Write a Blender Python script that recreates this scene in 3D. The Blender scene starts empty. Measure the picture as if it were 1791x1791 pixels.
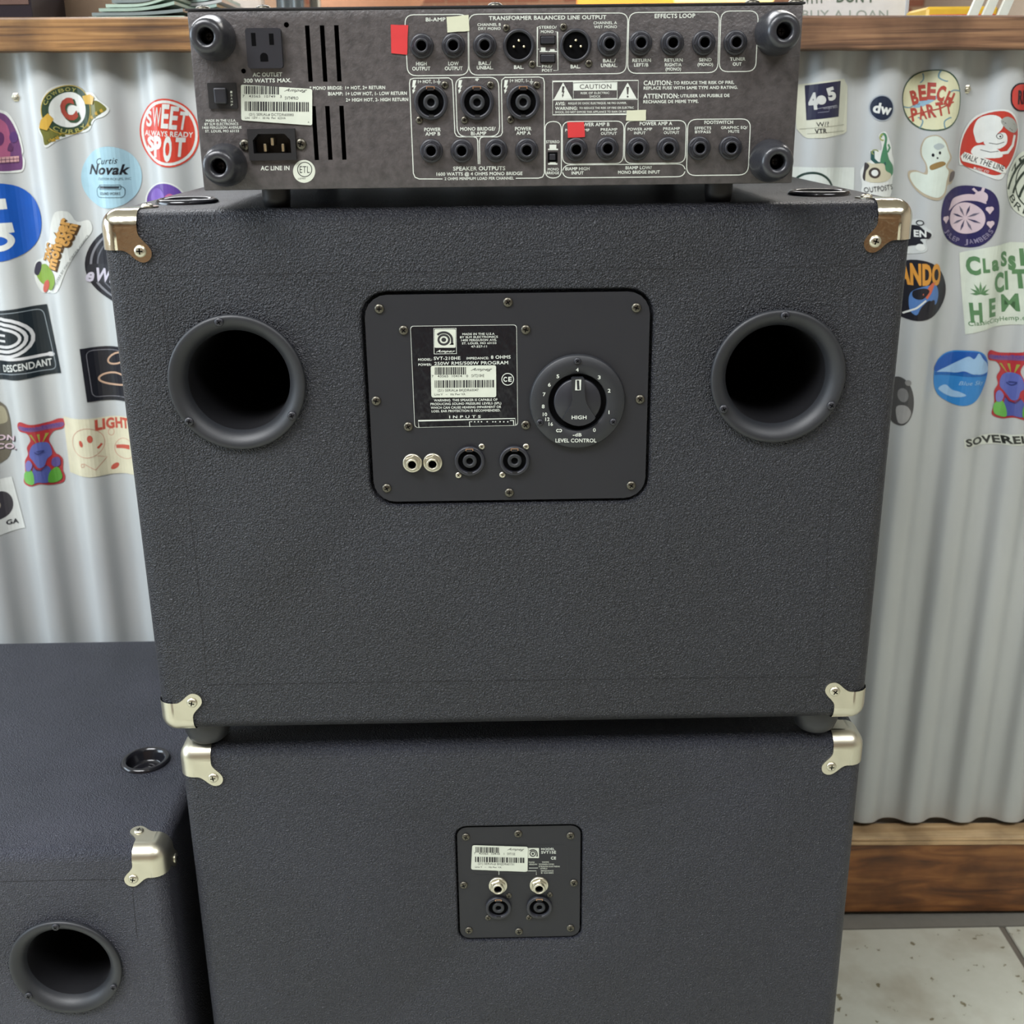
import bpy, bmesh, math, random
from math import sin, cos, pi, tan, radians, sqrt, atan2
from mathutils import Vector, Matrix
random.seed(4)
I = 0.0254                      # all lengths below are written in inches
sc = bpy.context.scene
COL = bpy.context.collection
# ------------------------------------------------------------------ camera
CAM = Vector((-0.3942, -34.82772, 43.11754)); KF = 2020.46; CC = 895.5
YAW, PITCH, ROLL = 0.01118, 0.33399, -0.01218
def cam_axes():
    cy, sy, cp, sp, cr, sr = cos(YAW), sin(YAW), cos(PITCH), sin(PITCH), cos(ROLL), sin(ROLL)
    f = Vector((sy*cp, cy*cp, -sp)); r = Vector((cy, -sy, 0)); u = r.cross(f)
    return cr*r+sr*u, -sr*r+cr*u, f
CR, CU, CF = cam_axes()
cd = bpy.data.cameras.new('camera'); cam = bpy.data.objects.new('camera', cd); COL.objects.link(cam)
m = Matrix((CR, CU, -CF)).transposed().to_4x4(); m.translation = CAM*I; cam.matrix_world = m
cd.sensor_width = 36; cd.lens = KF/1791*36; cd.clip_start = 0.02; cd.clip_end = 100
cd.dof.use_dof = True; cd.dof.focus_distance = 0.93; cd.dof.aperture_fstop = 13.0
sc.camera = cam
# ------------------------------------------------------------------ world, exposure, lights
sc.view_settings.view_transform = 'Standard'; sc.view_settings.look = 'None'
sc.view_settings.gamma = 1; sc.view_settings.use_curve_mapping = False
sc.view_settings.exposure = 1.55
sc.cycles.use_denoising = True; sc.cycles.adaptive_threshold = 0.02; sc.cycles.max_bounces = 5; sc.cycles.diffuse_bounces = 3
sc.cycles.caustics_reflective = False; sc.cycles.caustics_refractive = False
w = bpy.data.worlds.new('world'); sc.world = w; w.use_nodes = True
w.node_tree.nodes['Background'].inputs[0].default_value = (0.8, 0.85, 0.95, 1)
w.node_tree.nodes['Background'].inputs[1].default_value = 0.25
def area(name, loc, target, sx, sy, power, col):
    l = bpy.data.lights.new(name, 'AREA'); l.shape = 'RECTANGLE'; l.size = sx*I; l.size_y = sy*I; l.energy = power; l.color = col
    o = bpy.data.objects.new(name, l); COL.objects.link(o); o.location = Vector(loc)*I
    d = (Vector(target)-Vector(loc)); o.rotation_euler = d.to_track_quat('-Z', 'Y').to_euler(); return o
area('ceiling_light', (-45, -55, 115), (-45, -55, 0), 60, 30, 24, (0.97, 0.98, 1))
area('ceiling_light', (50, -60, 115), (50, -60, 0), 60, 30, 20, (0.97, 0.98, 1))
area('ceiling_light', (-55, -38, 115), (-55, -38, 0), 60, 24, 26, (0.97, 0.98, 1))
area('ceiling_light', (-50, 110, 115), (-50, 110, 0), 130, 60, 60, (0.95, 0.97, 1))
area('ceiling_light', (60, 120, 115), (60, 120, 0), 60, 40, 26, (1, 0.97, 0.92))
area('ceiling_light', (0, 280, 112), (0, 280, 0), 200, 60, 75, (1, 0.93, 0.84))
area('window_daylight', (-147, 0, 62), (0, 10, 35), 110, 80, 58, (0.72, 0.86, 1))

# ------------------------------------------------------------------ helpers
def lin(c):
    c = c/255; return c/12.92 if c <= 0.04045 else ((c+0.055)/1.055)**2.4
def mat(name, rgb, rough=0.6, metal=0.0, bump=None, spec=0.5, nodes=None, emit=0):
    m = bpy.data.materials.new(name); m.use_nodes = True; nt = m.node_tree; b = nt.nodes['Principled BSDF']
    c = tuple(lin(x) for x in rgb)+(1,)
    b.inputs['Base Color'].default_value = c; b.inputs['Roughness'].default_value = rough; b.inputs['Metallic'].default_value = metal
    b.inputs['Specular IOR Level'].default_value = spec
    if emit: b.inputs['Emission Color'].default_value = c; b.inputs['Emission Strength'].default_value = emit
    tc = nt.nodes.new('ShaderNodeTexCoord')
    # a little natural unevenness of tone on every material
    if nodes is None:
        n = nt.nodes.new('ShaderNodeTexNoise'); n.inputs['Scale'].default_value = 60; n.inputs['Detail'].default_value = 3
        nt.links.new(tc.outputs['Object'], n.inputs['Vector'])
        mx = nt.nodes.new('ShaderNodeMix'); mx.data_type = 'RGBA'; mx.blend_type = 'MULTIPLY'; mx.inputs[0].default_value = 0.25
        mx.inputs[6].default_value = c
        nt.links.new(n.outputs['Fac'], mx.inputs[7]); 
        sc_ = nt.nodes.new('ShaderNodeMath'); sc_.operation = 'MULTIPLY_ADD'; sc_.inputs[1].default_value = 1.0; sc_.inputs[2].default_value = 0.5
        nt.links.new(n.outputs['Fac'], sc_.inputs[0]); nt.links.new(sc_.outputs[0], mx.inputs[7])
        nt.links.new(mx.outputs[2], b.inputs['Base Color'])
    else:
        nodes(nt, b, tc)
    if bump:
        scale, strength, dist = bump
        n2 = nt.nodes.new('ShaderNodeTexNoise'); n2.inputs['Scale'].default_value = scale; n2.inputs['Detail'].default_value = 4
        nt.links.new(tc.outputs['Object'], n2.inputs['Vector'])
        bp = nt.nodes.new('ShaderNodeBump'); bp.inputs['Strength'].default_value = strength; bp.inputs['Distance'].default_value = dist
        nt.links.new(n2.outputs['Fac'], bp.inputs['Height']); nt.links.new(bp.outputs[0], b.inputs['Normal'])
    return m
def ramp(nt, fac, stops):
    r = nt.nodes.new('ShaderNodeValToRGB'); nt.links.new(fac, r.inputs[0]); e = r.color_ramp.elements
    while len(e) < len(stops): e.new(0.5)
    for i, (p, c) in enumerate(stops): e[i].position = p; e[i].color = tuple(lin(x) for x in c)+(1,)
    return r.outputs[0]
def tolex_nodes(nt, b, tc, lo=(12, 13, 21), hi=(19, 21, 30)):
    mp = nt.nodes.new('ShaderNodeMapping'); nt.links.new(tc.outputs['Object'], mp.inputs['Vector'])
    n = nt.nodes.new('ShaderNodeTexNoise'); n.inputs['Scale'].default_value = 620; n.inputs['Detail'].default_value = 3; n.inputs['Distortion'].default_value = 0.9
    v = nt.nodes.new('ShaderNodeTexVoronoi'); v.inputs['Scale'].default_value = 900; v.feature = 'SMOOTH_F1'
    nt.links.new(mp.outputs[0], n.inputs['Vector']); nt.links.new(mp.outputs[0], v.inputs['Vector'])
    a = nt.nodes.new('ShaderNodeMath'); a.operation = 'ADD'; nt.links.new(n.outputs['Fac'], a.inputs[0])
    k = nt.nodes.new('ShaderNodeMath'); k.operation = 'MULTIPLY'; k.inputs[1].default_value = 0.6; nt.links.new(v.outputs['Distance'], k.inputs[0]); nt.links.new(k.outputs[0], a.inputs[1])
    bp = nt.nodes.new('ShaderNodeBump'); bp.inputs['Strength'].default_value = 1.0; bp.inputs['Distance'].default_value = 0.0026
    nt.links.new(a.outputs[0], bp.inputs['Height']); nt.links.new(bp.outputs[0], b.inputs['Normal'])
    big = nt.nodes.new('ShaderNodeTexNoise'); big.inputs['Scale'].default_value = 9; big.inputs['Detail'].default_value = 5; nt.links.new(tc.outputs['Object'], big.inputs['Vector'])
    c = ramp(nt, big.outputs['Fac'], [(0.3, lo), (0.7, hi)]); nt.links.new(c, b.inputs['Base Color'])
def wood_nodes(c1, c2, c3, sx=3, sz=110):
    def f(nt, b, tc):
        mp = nt.nodes.new('ShaderNodeMapping'); mp.inputs['Scale'].default_value = (sx, sz, sz); nt.links.new(tc.outputs['Object'], mp.inputs['Vector'])
        n = nt.nodes.new('ShaderNodeTexNoise'); n.inputs['Scale'].default_value = 1.6; n.inputs['Detail'].default_value = 6; n.inputs['Distortion'].default_value = 1.2
        nt.links.new(mp.outputs[0], n.inputs['Vector'])
        c = ramp(nt, n.outputs['Fac'], [(0.3, c1), (0.5, c2), (0.68, c3)])
        n2 = nt.nodes.new('ShaderNodeTexNoise'); n2.inputs['Scale'].default_value = 14; n2.inputs['Detail'].default_value = 4; nt.links.new(tc.outputs['Object'], n2.inputs['Vector'])
        c4 = ramp(nt, n2.outputs['Fac'], [(0.3, (120, 110, 105)), (0.6, (255, 255, 255))])
        mx = nt.nodes.new('ShaderNodeMix'); mx.data_type = 'RGBA'; mx.blend_type = 'MULTIPLY'; mx.inputs[0].default_value = 0.7
        nt.links.new(c, mx.inputs[6]); nt.links.new(c4, mx.inputs[7]); nt.links.new(mx.outputs[2], b.inputs['Base Color'])
        bp = nt.nodes.new('ShaderNodeBump'); bp.inputs['Strength'].default_value = 0.3; bp.inputs['Distance'].default_value = 0.001
        nt.links.new(n.outputs['Fac'], bp.inputs['Height']); nt.links.new(bp.outputs[0], b.inputs['Normal'])
    return f
def panel_nodes(nt, b, tc):
    n = nt.nodes.new('ShaderNodeTexNoise'); n.inputs['Scale'].default_value = 500; n.inputs['Detail'].default_value = 2; nt.links.new(tc.outputs['Object'], n.inputs['Vector'])
    bp = nt.nodes.new('ShaderNodeBump'); bp.inputs['Strength'].default_value = 0.55; bp.inputs['Distance'].default_value = 0.0006
    nt.links.new(n.outputs['Fac'], bp.inputs['Height']); nt.links.new(bp.outputs[0], b.inputs['Normal'])
    n2 = nt.nodes.new('ShaderNodeTexNoise'); n2.inputs['Scale'].default_value = 160; n2.inputs['Detail'].default_value = 5; nt.links.new(tc.outputs['Object'], n2.inputs['Vector'])
    nt.links.new(ramp(nt, n2.outputs['Fac'], [(0.3, (56, 53, 53)), (0.62, (73, 69, 69))]), b.inputs['Base Color'])
def steel_nodes(nt, b, tc):
    mp = nt.nodes.new('ShaderNodeMapping'); mp.inputs['Scale'].default_value = (1, 1, 0.35); nt.links.new(tc.outputs['Object'], mp.inputs['Vector'])
    n = nt.nodes.new('ShaderNodeTexNoise'); n.inputs['Scale'].default_value = 5; n.inputs['Detail'].default_value = 6; nt.links.new(mp.outputs[0], n.inputs['Vector'])
    nt.links.new(ramp(nt, n.outputs['Fac'], [(0.3, (170, 174, 174)), (0.7, (186, 190, 190))]), b.inputs['Base Color'])
def tile_nodes(nt, b, tc):
    n = nt.nodes.new('ShaderNodeTexNoise'); n.inputs['Scale'].default_value = 44; n.inputs['Detail'].default_value = 5; n.inputs['Roughness'].default_value = 0.6; nt.links.new(tc.outputs['Object'], n.inputs['Vector'])
    c = ramp(nt, n.outputs['Fac'], [(0.0, (105, 100, 74)), (0.345, (126, 120, 96)), (0.36, (196, 198, 184)), (1, (206, 208, 196))])
    n2 = nt.nodes.new('ShaderNodeTexNoise'); n2.inputs['Scale'].default_value = 9; n2.inputs['Detail'].default_value = 4; nt.links.new(tc.outputs['Object'], n2.inputs['Vector'])
    c2 = ramp(nt, n2.outputs['Fac'], [(0.33, (226, 220, 214)), (0.5, (255, 255, 255))])
    mx = nt.nodes.new('ShaderNodeMix'); mx.data_type = 'RGBA'; mx.blend_type = 'MULTIPLY'; mx.inputs[0].default_value = 1
    nt.links.new(c, mx.inputs[6]); nt.links.new(c2, mx.inputs[7]); nt.links.new(mx.outputs[2], b.inputs['Base Color'])
def gloss_black_nodes(nt, b, tc):
    mp = nt.nodes.new('ShaderNodeMapping'); mp.inputs['Scale'].default_value = (1, 1, 0.4); nt.links.new(tc.outputs['Object'], mp.inputs['Vector'])
    n = nt.nodes.new('ShaderNodeTexNoise'); n.inputs['Scale'].default_value = 170; n.inputs['Detail'].default_value = 2; nt.links.new(mp.outputs[0], n.inputs['Vector'])
    bp = nt.nodes.new('ShaderNodeBump'); bp.inputs['Strength'].default_value = 0.9; bp.inputs['Distance'].default_value = 0.0012
    nt.links.new(n.outputs['Fac'], bp.inputs['Height']); nt.links.new(bp.outputs[0], b.inputs['Normal'])
    b.inputs['Base Color'].default_value = tuple(lin(x) for x in (18, 19, 24))+(1,)
M = {}
M['tolex'] = mat('black_tolex', (40, 41, 45), 0.42, nodes=tolex_nodes)
M['tolex_worn'] = mat('worn_black_tolex', (40, 41, 45), 0.45, nodes=lambda nt, b, tc: tolex_nodes(nt, b, tc, (20, 22, 31), (28, 30, 41)))
M['tolex_dusty'] = mat('dusty_black_tolex', (40, 41, 45), 0.45, nodes=lambda nt, b, tc: tolex_nodes(nt, b, tc, (34, 36, 46), (48, 49, 60)))
M['void'] = mat('dark_interior', (4, 4, 5), 1.0, spec=0.1)
M['seam'] = mat('tolex_seam', (14, 14, 17), 0.8)
M['nickel'] = mat('nickel_plate', (208, 200, 180), 0.15, 1.0, bump=(32, 0.5, 0.003))
M['nickel_dull'] = mat('dull_nickel_plate', (196, 192, 174), 0.36, 1.0)
M['rubber'] = mat('rubber', (34, 35, 38), 0.5, bump=(90, 0.35, 0.001))
M['foot'] = mat('scuffed_rubber', (40, 41, 45), 0.3, bump=(60, 0.6, 0.002))
M['plastic'] = mat('black_plastic', (30, 31, 37), 0.42)
M['plastic_dark'] = mat('deep_black_plastic', (15, 15, 18), 0.5)
M['plate'] = mat('black_plate', (19, 20, 26), 0.55, bump=(600, 0.2, 0.0003))
M['dial'] = mat('charcoal_plastic', (28, 30, 34), 0.5, bump=(700, 0.2, 0.0003))
M['panel'] = mat('grey_textured_paint', (72, 68, 68), 0.42, nodes=panel_nodes)
M['cover'] = mat('black_cover', (28, 28, 31), 0.4)
M['ink'] = mat('white_ink', (190, 195, 186), 0.6)
M['screw'] = mat('dark_screw_metal', (92, 89, 80), 0.35, 0.9)
M['pin'] = mat('pin_metal', (205, 195, 165), 0.3, 1.0)
M['copper'] = mat('copper_latch', (190, 150, 120), 0.35, 0.8)
M['label'] = mat('pale_label', (186, 191, 178), 0.5)
M['black'] = mat('black_print', (30, 30, 32), 0.6)
M['gloss'] = mat('glossy_black_label', (18, 19, 24), 0.22, nodes=gloss_black_nodes)
M['tape_red'] = mat('red_tape', (180, 40, 42), 0.6)
M['tape_beige'] = mat('beige_tape', (182, 184, 160), 0.7)
M['steel'] = mat('corrugated_steel', (200, 204, 205), 0.5, 0.3, nodes=steel_nodes)
M['oak'] = mat('oak_board', (150, 115, 70), 0.5, nodes=wood_nodes((84, 56, 30), (134, 96, 54), (158, 120, 74)))
M['oak_shaded'] = mat('shaded_oak_board', (110, 80, 58), 0.5, nodes=wood_nodes((80, 56, 40), (118, 86, 62), (140, 106, 76)))
M['pine'] = mat('pine_moulding', (190, 160, 120), 0.5, nodes=wood_nodes((176, 142, 100), (206, 174, 130), (220, 192, 150)))
M['stained'] = mat('stained_board', (125, 80, 42), 0.45, nodes=wood_nodes((78, 48, 28), (126, 80, 42), (152, 104, 58), 5, 30))
M['tile'] = mat('worn_white_tile', (220, 222, 212), 0.45, nodes=tile_nodes)
M['shade_strip'] = mat('floor_shade_grey', (122, 120, 112), 0.8)
M['warm_wall'] = mat('warm_panelling', (150, 120, 92), 0.6, nodes=wood_nodes((110, 74, 48), (168, 128, 92), (216, 200, 178), 0.8, 1.5))
M['cup'] = mat('glossy_plastic', (24, 24, 28), 0.16)
M['grout'] = mat('grey_grout', (110, 104, 94), 0.9)
M['brick'] = mat('red_brick', (168, 112, 92), 0.85)
M['brick_pale'] = mat('pale_brick', (192, 140, 114), 0.85)
M['mortar'] = mat('mortar', (205, 178, 150), 0.9)
M['plaster'] = mat('plaster', (190, 182, 170), 0.85)
M['ceiling'] = mat('ceiling_paint', (205, 203, 198), 0.9)
_cm = {}
def flatcol(*rgb):
    g = sum(rgb)/3; k_ = tuple(int((c*0.88+g*0.12)*0.95) for c in rgb)
    if rgb not in _cm: _cm[rgb] = mat('print_%02x%02x%02x' % rgb, k_, 0.32)
    return _cm[rgb]

class MB:
    """collects faces in inches, world coordinates"""
    def __init__(s): s.v = []; s.f = []; s.mi = []; s.mats = []; s.sm = []
    def midx(s, m):
        if m not in s.mats: s.mats.append(m)
        return s.mats.index(m)
    def add(s, vs, fs, m, smooth=False):
        b = len(s.v); s.v += [tuple(v) for v in vs]; k = s.midx(m)
        for f in fs: s.f.append([b+i for i in f]); s.mi.append(k); s.sm.append(smooth)
        return s
    def box(s, x0, x1, y0, y1, z0, z1, m):
        vs = [(x, y, z) for x in (x0, x1) for y in (y0, y1) for z in (z0, z1)]
        return s.add(vs, [(0, 1, 3, 2), (4, 6, 7, 5), (0, 4, 5, 1), (2, 3, 7, 6), (0, 2, 6, 4), (1, 5, 7, 3)], m)
    def lathe(s, o, prof, m, axis='Y-', seg=32, smooth=True, ph=0.0, closed=False, cap=True):
        """prof: (radius, height along the axis)"""
        O = Vector(o)
        A = {'Y-': (Vector((1, 0, 0)), Vector((0, 0, 1)), Vector((0, -1, 0))), 'Z+': (Vector((1, 0, 0)), Vector((0, 1, 0)), Vector((0, 0, 1))),
             'Z-': (Vector((0, 1, 0)), Vector((1, 0, 0)), Vector((0, 0, -1))), 'X+': (Vector((0, 1, 0)), Vector((0, 0, 1)), Vector((1, 0, 0)))}[axis]
        vs = []; n = seg
        for r, h in prof:
            for i in range(n):
                a = ph+2*pi*i/n; vs.append(O+A[0]*r*cos(a)+A[1]*r*sin(a)+A[2]*h)
        fs = [(j*n+i, j*n+(i+1) % n, (j+1)*n+(i+1) % n, (j+1)*n+i) for j in range(len(prof)-1) for i in range(n)]
        if prof[0][0] > 1e-6 and closed: fs.append(tuple(range(n))[::-1])
        if cap and prof[-1][0] > 1e-6: fs.append(tuple(range((len(prof)-1)*n, len(prof)*n)))
        return s.add(vs, fs, m, smooth)
    def prism(s, pts, y0, y1, m, side=None):
        """pts (x,z) outline extruded between y0 (near the camera) and y1"""
        n = len(pts); vs = [(x, y0, z) for x, z in pts]+[(x, y1, z) for x, z in pts]
        s.add(vs, [tuple(range(n)), tuple(range(2*n-1, n-1, -1))], m)
        s.add(vs, [(i, i+n, (i+1) % n+n, (i+1) % n) for i in range(n)], side or m); return s
    def mesh(s, name, off, bevel=0, seg=2, weld=False, fix=True):
        me = bpy.data.meshes.new(name)
        me.from_pydata([((x-off[0])*I, (y-off[1])*I, (z-off[2])*I) for x, y, z in s.v], [], s.f)
        for m in s.mats: me.materials.append(m)
        me.polygons.foreach_set('material_index', s.mi); me.polygons.foreach_set('use_smooth', s.sm)
        if bevel or weld or fix:
            bm = bmesh.new(); bm.from_mesh(me)
            if weld or bevel: bmesh.ops.remove_doubles(bm, verts=bm.verts, dist=1e-6)
            if bevel: bmesh.ops.bevel(bm, geom=list(bm.edges), offset=bevel*I, segments=seg, profile=0.5, affect='EDGES')
            if fix: bmesh.ops.recalc_face_normals(bm, faces=bm.faces)
            bm.to_mesh(me); bm.free()
        me.update(); return me
    def build(s, name, parent=None, origin=None, **kw):
        if origin is None:
            c = [(min(v[i] for v in s.v)+max(v[i] for v in s.v))/2 for i in range(3)]
            if parent is None: c[2] = min(v[2] for v in s.v)
        else: c = list(origin)
        return link(name, s.mesh(name, c, **kw), parent, c)
ORG = {}
def link(name, data, parent, origin):
    o = bpy.data.objects.new(name, data); COL.objects.link(o); ORG[o.name] = Vector(origin)
    if parent is not None:
        o.parent = parent; o.location = (Vector(origin)-ORG[parent.name])*I
    else: o.location = Vector(origin)*I
    return o
def empty(name, origin): return link(name, None, None, origin)
def tag(o, label=None, cat=None, group=None, kind=None):
    if label: o['label'] = label
    if cat: o['category'] = cat
    if group: o['group'] = group
    if kind: o['kind'] = kind
    return o
def place(name, me, parent, origin, scale=1.0, rot=None):
    """another object that shares mesh data"""
    o = link(name, me, parent, origin); o.scale = (scale,)*3
    if rot: o.rotation_euler = rot
    return o
def ray(px, py): return (CR*((px-CC)/KF)-CU*((py-CC)/KF)+CF)
def onY(px, py, Y):
    d = ray(px, py); t = (Y-CAM.y)/d.y; p = CAM+d*t; return (p.x, p.z)
def onZ(px, py, Z):
    d = ray(px, py); t = (Z-CAM.z)/d.z; p = CAM+d*t; return (p.x, p.y)

# ---- flat print: outlines given on the picture grid of a surface, turned into surface coordinates
_gly = {}
def glyphs(t, bold, shear):
    k = (t, bold, shear)
    if k not in _gly:
        c = bpy.data.curves.new('t', 'FONT'); c.body = t; c.size = 1; c.offset = bold; c.shear = shear; c.resolution_u = 3; c.space_character = 1.06
        o = bpy.data.objects.new('t', c); me = bpy.data.meshes.new_from_object(o)
        bm = bmesh.new(); bm.from_mesh(me); bmesh.ops.triangulate(bm, faces=bm.faces); bmesh.ops.remove_doubles(bm, verts=bm.verts, dist=1e-4)
        bm.verts.index_update(); vs = [(v.co.x, v.co.y) for v in bm.verts]; fs = [[v.index for v in f.verts] for f in bm.faces]; bm.free()
        bpy.data.objects.remove(o); bpy.data.curves.remove(c); bpy.data.meshes.remove(me)
        x0 = min(v[0] for v in vs); x1 = max(v[0] for v in vs)
        _gly[k] = ([((x-(x0+x1)/2)/(x1-x0), (y-0.35)/0.70) for x, y in vs], fs)
    return _gly[k]
class Flat:
    """faces (px, py, layer); mapper gives the 3D point for (px, py, height above the surface)"""
    def __init__(s, step=0.005): s.v = []; s.f = []; s.mi = []; s.mats = []; s.step = step; s.L = 0
    def add(s, vs, fs, m, layer=None):
        if layer is None: s.L += 1; layer = s.L
        if m not in s.mats: s.mats.append(m)
        k = s.mats.index(m); b = len(s.v); s.v += [(x, y, layer) for x, y in vs]
        for f in fs: s.f.append([b+i for i in f]); s.mi.append(k)
        return s
    def poly(s, pts, m, layer=None): return s.add(pts, [tuple(range(len(pts)))], m, layer)
    def ell(s, cx, cy, rx, ry, m, layer=None, rot=0, n=40, a0=0, a1=2*pi):
        c, q = cos(rot), sin(rot); P = []
        for i in range(n):
            a = a0+(a1-a0)*i/(n if a1-a0 > 6.28 else n-1); x, y = rx*cos(a), ry*sin(a); P.append((cx+x*c-y*q, cy+x*q+y*c))
        return s.poly(P, m, layer)
    def stroke(s, pts, wd, m, layer=None, close=False):
        n = len(pts); L, R = [], []
        for i in range(n):
            a = pts[(i-1) % n] if (close or i > 0) else pts[i]; b = pts[(i+1) % n] if (close or i < n-1) else pts[i]
            dx, dy = b[0]-a[0], b[1]-a[1]; l = sqrt(dx*dx+dy*dy) or 1; nx, ny = -dy/l, dx/l
            k = 1.0
            if a != pts[i] and b != pts[i]:
                d1 = (pts[i][0]-a[0], pts[i][1]-a[1]); l1 = sqrt(d1[0]**2+d1[1]**2) or 1; k = 1/max(0.5, abs((-d1[1]*nx+d1[0]*ny)/l1))
            L.append((pts[i][0]+nx*wd/2*k, pts[i][1]+ny*wd/2*k)); R.append((pts[i][0]-nx*wd/2*k, pts[i][1]-ny*wd/2*k))
        q = n if close else n-1
        return s.add(L+R, [(i, (i+1) % n, (i+1) % n+n, i+n) for i in range(q)], m, layer)
    def ring(s, cx, cy, rx, ry, wd, m, layer=None, rot=0, a0=0, a1=2*pi, n=48):
        c, q = cos(rot), sin(rot); full = a1-a0 > 6.28; P = []
        for i in range(n):
            a = a0+(a1-a0)*i/(n if full else n-1); x, y = rx*cos(a), ry*sin(a); P.append((cx+x*c-y*q, cy+x*q+y*c))
        return s.stroke(P, wd, m, layer, full)
    def text(s, t, cx, cy, wd, h, m, layer=None, rot=0, bold=0.012, shear=0.0, slope=0.0):
        vs, fs = glyphs(t, bold, shear); c, q = cos(rot), sin(rot)
        return s.add([(cx+x*wd*c+y*h*q, cy+x*wd*q-y*h*c+x*wd*slope) for x, y in vs], fs, m, layer)
    def arctext(s, t, cx, cy, r, h, m, a0, a1, layer=None, bold=0.012, inward=False, ry=None):
        n = len(t); s.L += 1; k = (ry or r)/r
        for i, ch in enumerate(t):
            if ch == ' ': continue
            a = a0+(a1-a0)*(i+0.5)/n; vs, fs = glyphs(ch, bold, 0)
            x, y = cx+r*cos(a), cy+r*k*sin(a); rot = a+pi/2 if not inward else a-pi/2
            wch = abs(a1-a0)*r/n*(0.8 if ch not in 'I1' else 0.25); c, q = cos(rot), sin(rot)
            s.add([(x+u*wch*c+v*h*q, y+u*wch*q-v*h*c) for u, v in vs], fs, m, s.L if layer is None else layer)
        return s
    def build(s, name, parent, mp, origin, cuts=None, drape=None, base=0.004):
        """mp(px,py) -> 3D point on the surface; mp.n outward normal"""
        bm = bmesh.new(); bv = []
        for x, y, l in s.v:
            a, b = mp.ab(x, y); bv.append(bm.verts.new((a, b, l)))
        for f, k in zip(s.f, s.mi):
            try: fc = bm.faces.new([bv[i] for i in f]); fc.material_index = k
            except ValueError: pass
        if cuts:
            lo = min(v.co.x for v in bm.verts); hi = max(v.co.x for v in bm.verts); k = math.ceil(lo/cuts)
            while k*cuts < hi:
                bmesh.ops.bisect_plane(bm, geom=list(bm.verts)+list(bm.edges)+list(bm.faces), plane_co=(k*cuts, 0, 0), plane_no=(1, 0, 0), dist=1e-5); k += 1
        bmesh.ops.triangulate(bm, faces=[f for f in bm.faces if len(f.verts) > 4])
        for v in bm.verts:
            a, b, l = v.co; p = mp.pt(a, b, base+l*s.step); v.co = (p-Vector(origin))*I
        me = bpy.data.meshes.new(name)
        for f in bm.faces:
            f.normal_update()
            if f.normal.dot(mp.n) < 0: f.normal_flip()
        bm.to_mesh(me); bm.free()
        for m in s.mats: me.materials.append(m)
        return link(name, me, parent, origin)
class PlaneY:
    def __init__(s, Y): s.Y = Y; s.n = Vector((0, -1, 0))
    def ab(s, x, y): return onY(x, y, s.Y)
    def pt(s, a, b, h): return Vector((a, s.Y-h, b))
def rrect(x0, y0, x1, y1, r, n=5):
    P = []
    for cx, cy, a in ((x1-r, y1-r, 0), (x0+r, y1-r, 1), (x0+r, y0+r, 2), (x1-r, y0+r, 3)):
        for i in range(n+1): t = (a+i/n)*pi/2; P.append((cx+r*cos(t), cy+r*sin(t)))
    return P
def rquad(c, r, n=5):
    """rounded quadrilateral from 4 corners, any order round"""
    P = []
    for i in range(4):
        p = Vector(c[i]); a = Vector(c[i-1]); b = Vector(c[(i+1) % 4]); u = (a-p).normalized()*r; v = (b-p).normalized()*r
        for k in range(n+1):
            t = k/n; q = (p+u)*(1-t)**2+p*2*t*(1-t)+(p+v)*t*t; P.append((q.x, q.y))
    return P
def blob(pts, n=4):
    """smooth closed outline through points (Catmull-Rom)"""
    P = []; m = len(pts)
    for i in range(m):
        p0, p1, p2, p3 = (Vector(pts[(i+k-1) % m]) for k in range(4))
        for j in range(n):
            t = j/n; q = 0.5*((2*p1)+(-p0+p2)*t+(2*p0-5*p1+4*p2-p3)*t*t+(-p0+3*p1-3*p2+p3)*t**3); P.append((q.x, q.y))
    return P

# ------------------------------------------------------------------ room
floor = MB().box(-150, 150, -200, 400, -1.2, -0.12, M['grout']).build('floor'); tag(floor, kind='structure')
jx, jy = onZ(1745, 1608, 0)
tw = 24.0
tmesh = MB().box(-tw/2+0.17, tw/2-0.17, -tw/2+0.17, tw/2-0.17, -0.14, 0, M['tile']).mesh('tile', (0, 0, 0), bevel=0.06, seg=1)
for i in range(-5, 6):
    for j in range(-4, 5):
        cx, cy = jx-tw/2+i*tw, 6.05+j*tw
        if abs(cx) < 140 and -100 < cy < 17: place('tile', tmesh, floor, (cx, cy, 0))
for n_, a in (('wall_left', (-152, -150, -200, 400, 0, 120)), ('wall_right', (150, 152, -200, 400, 0, 120)), ('wall_front', (-152, 152, -202, -200, 0, 120))):
    tag(MB().box(*a, M['warm_wall' if n_ == 'wall_front' else 'plaster']).build(n_), kind='structure')
tag(MB().box(-152, 152, -202, 402, 120, 122, M['ceiling']).build('ceiling'), kind='structure')
tag(MB().box(-140, 140, 17.92, 20.3, -0.1, 0.02, M['shade_strip']).build('floor_shade_strip'), kind='structure')  # flat grey strip stands in for the shade along the baseboard foot
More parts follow.
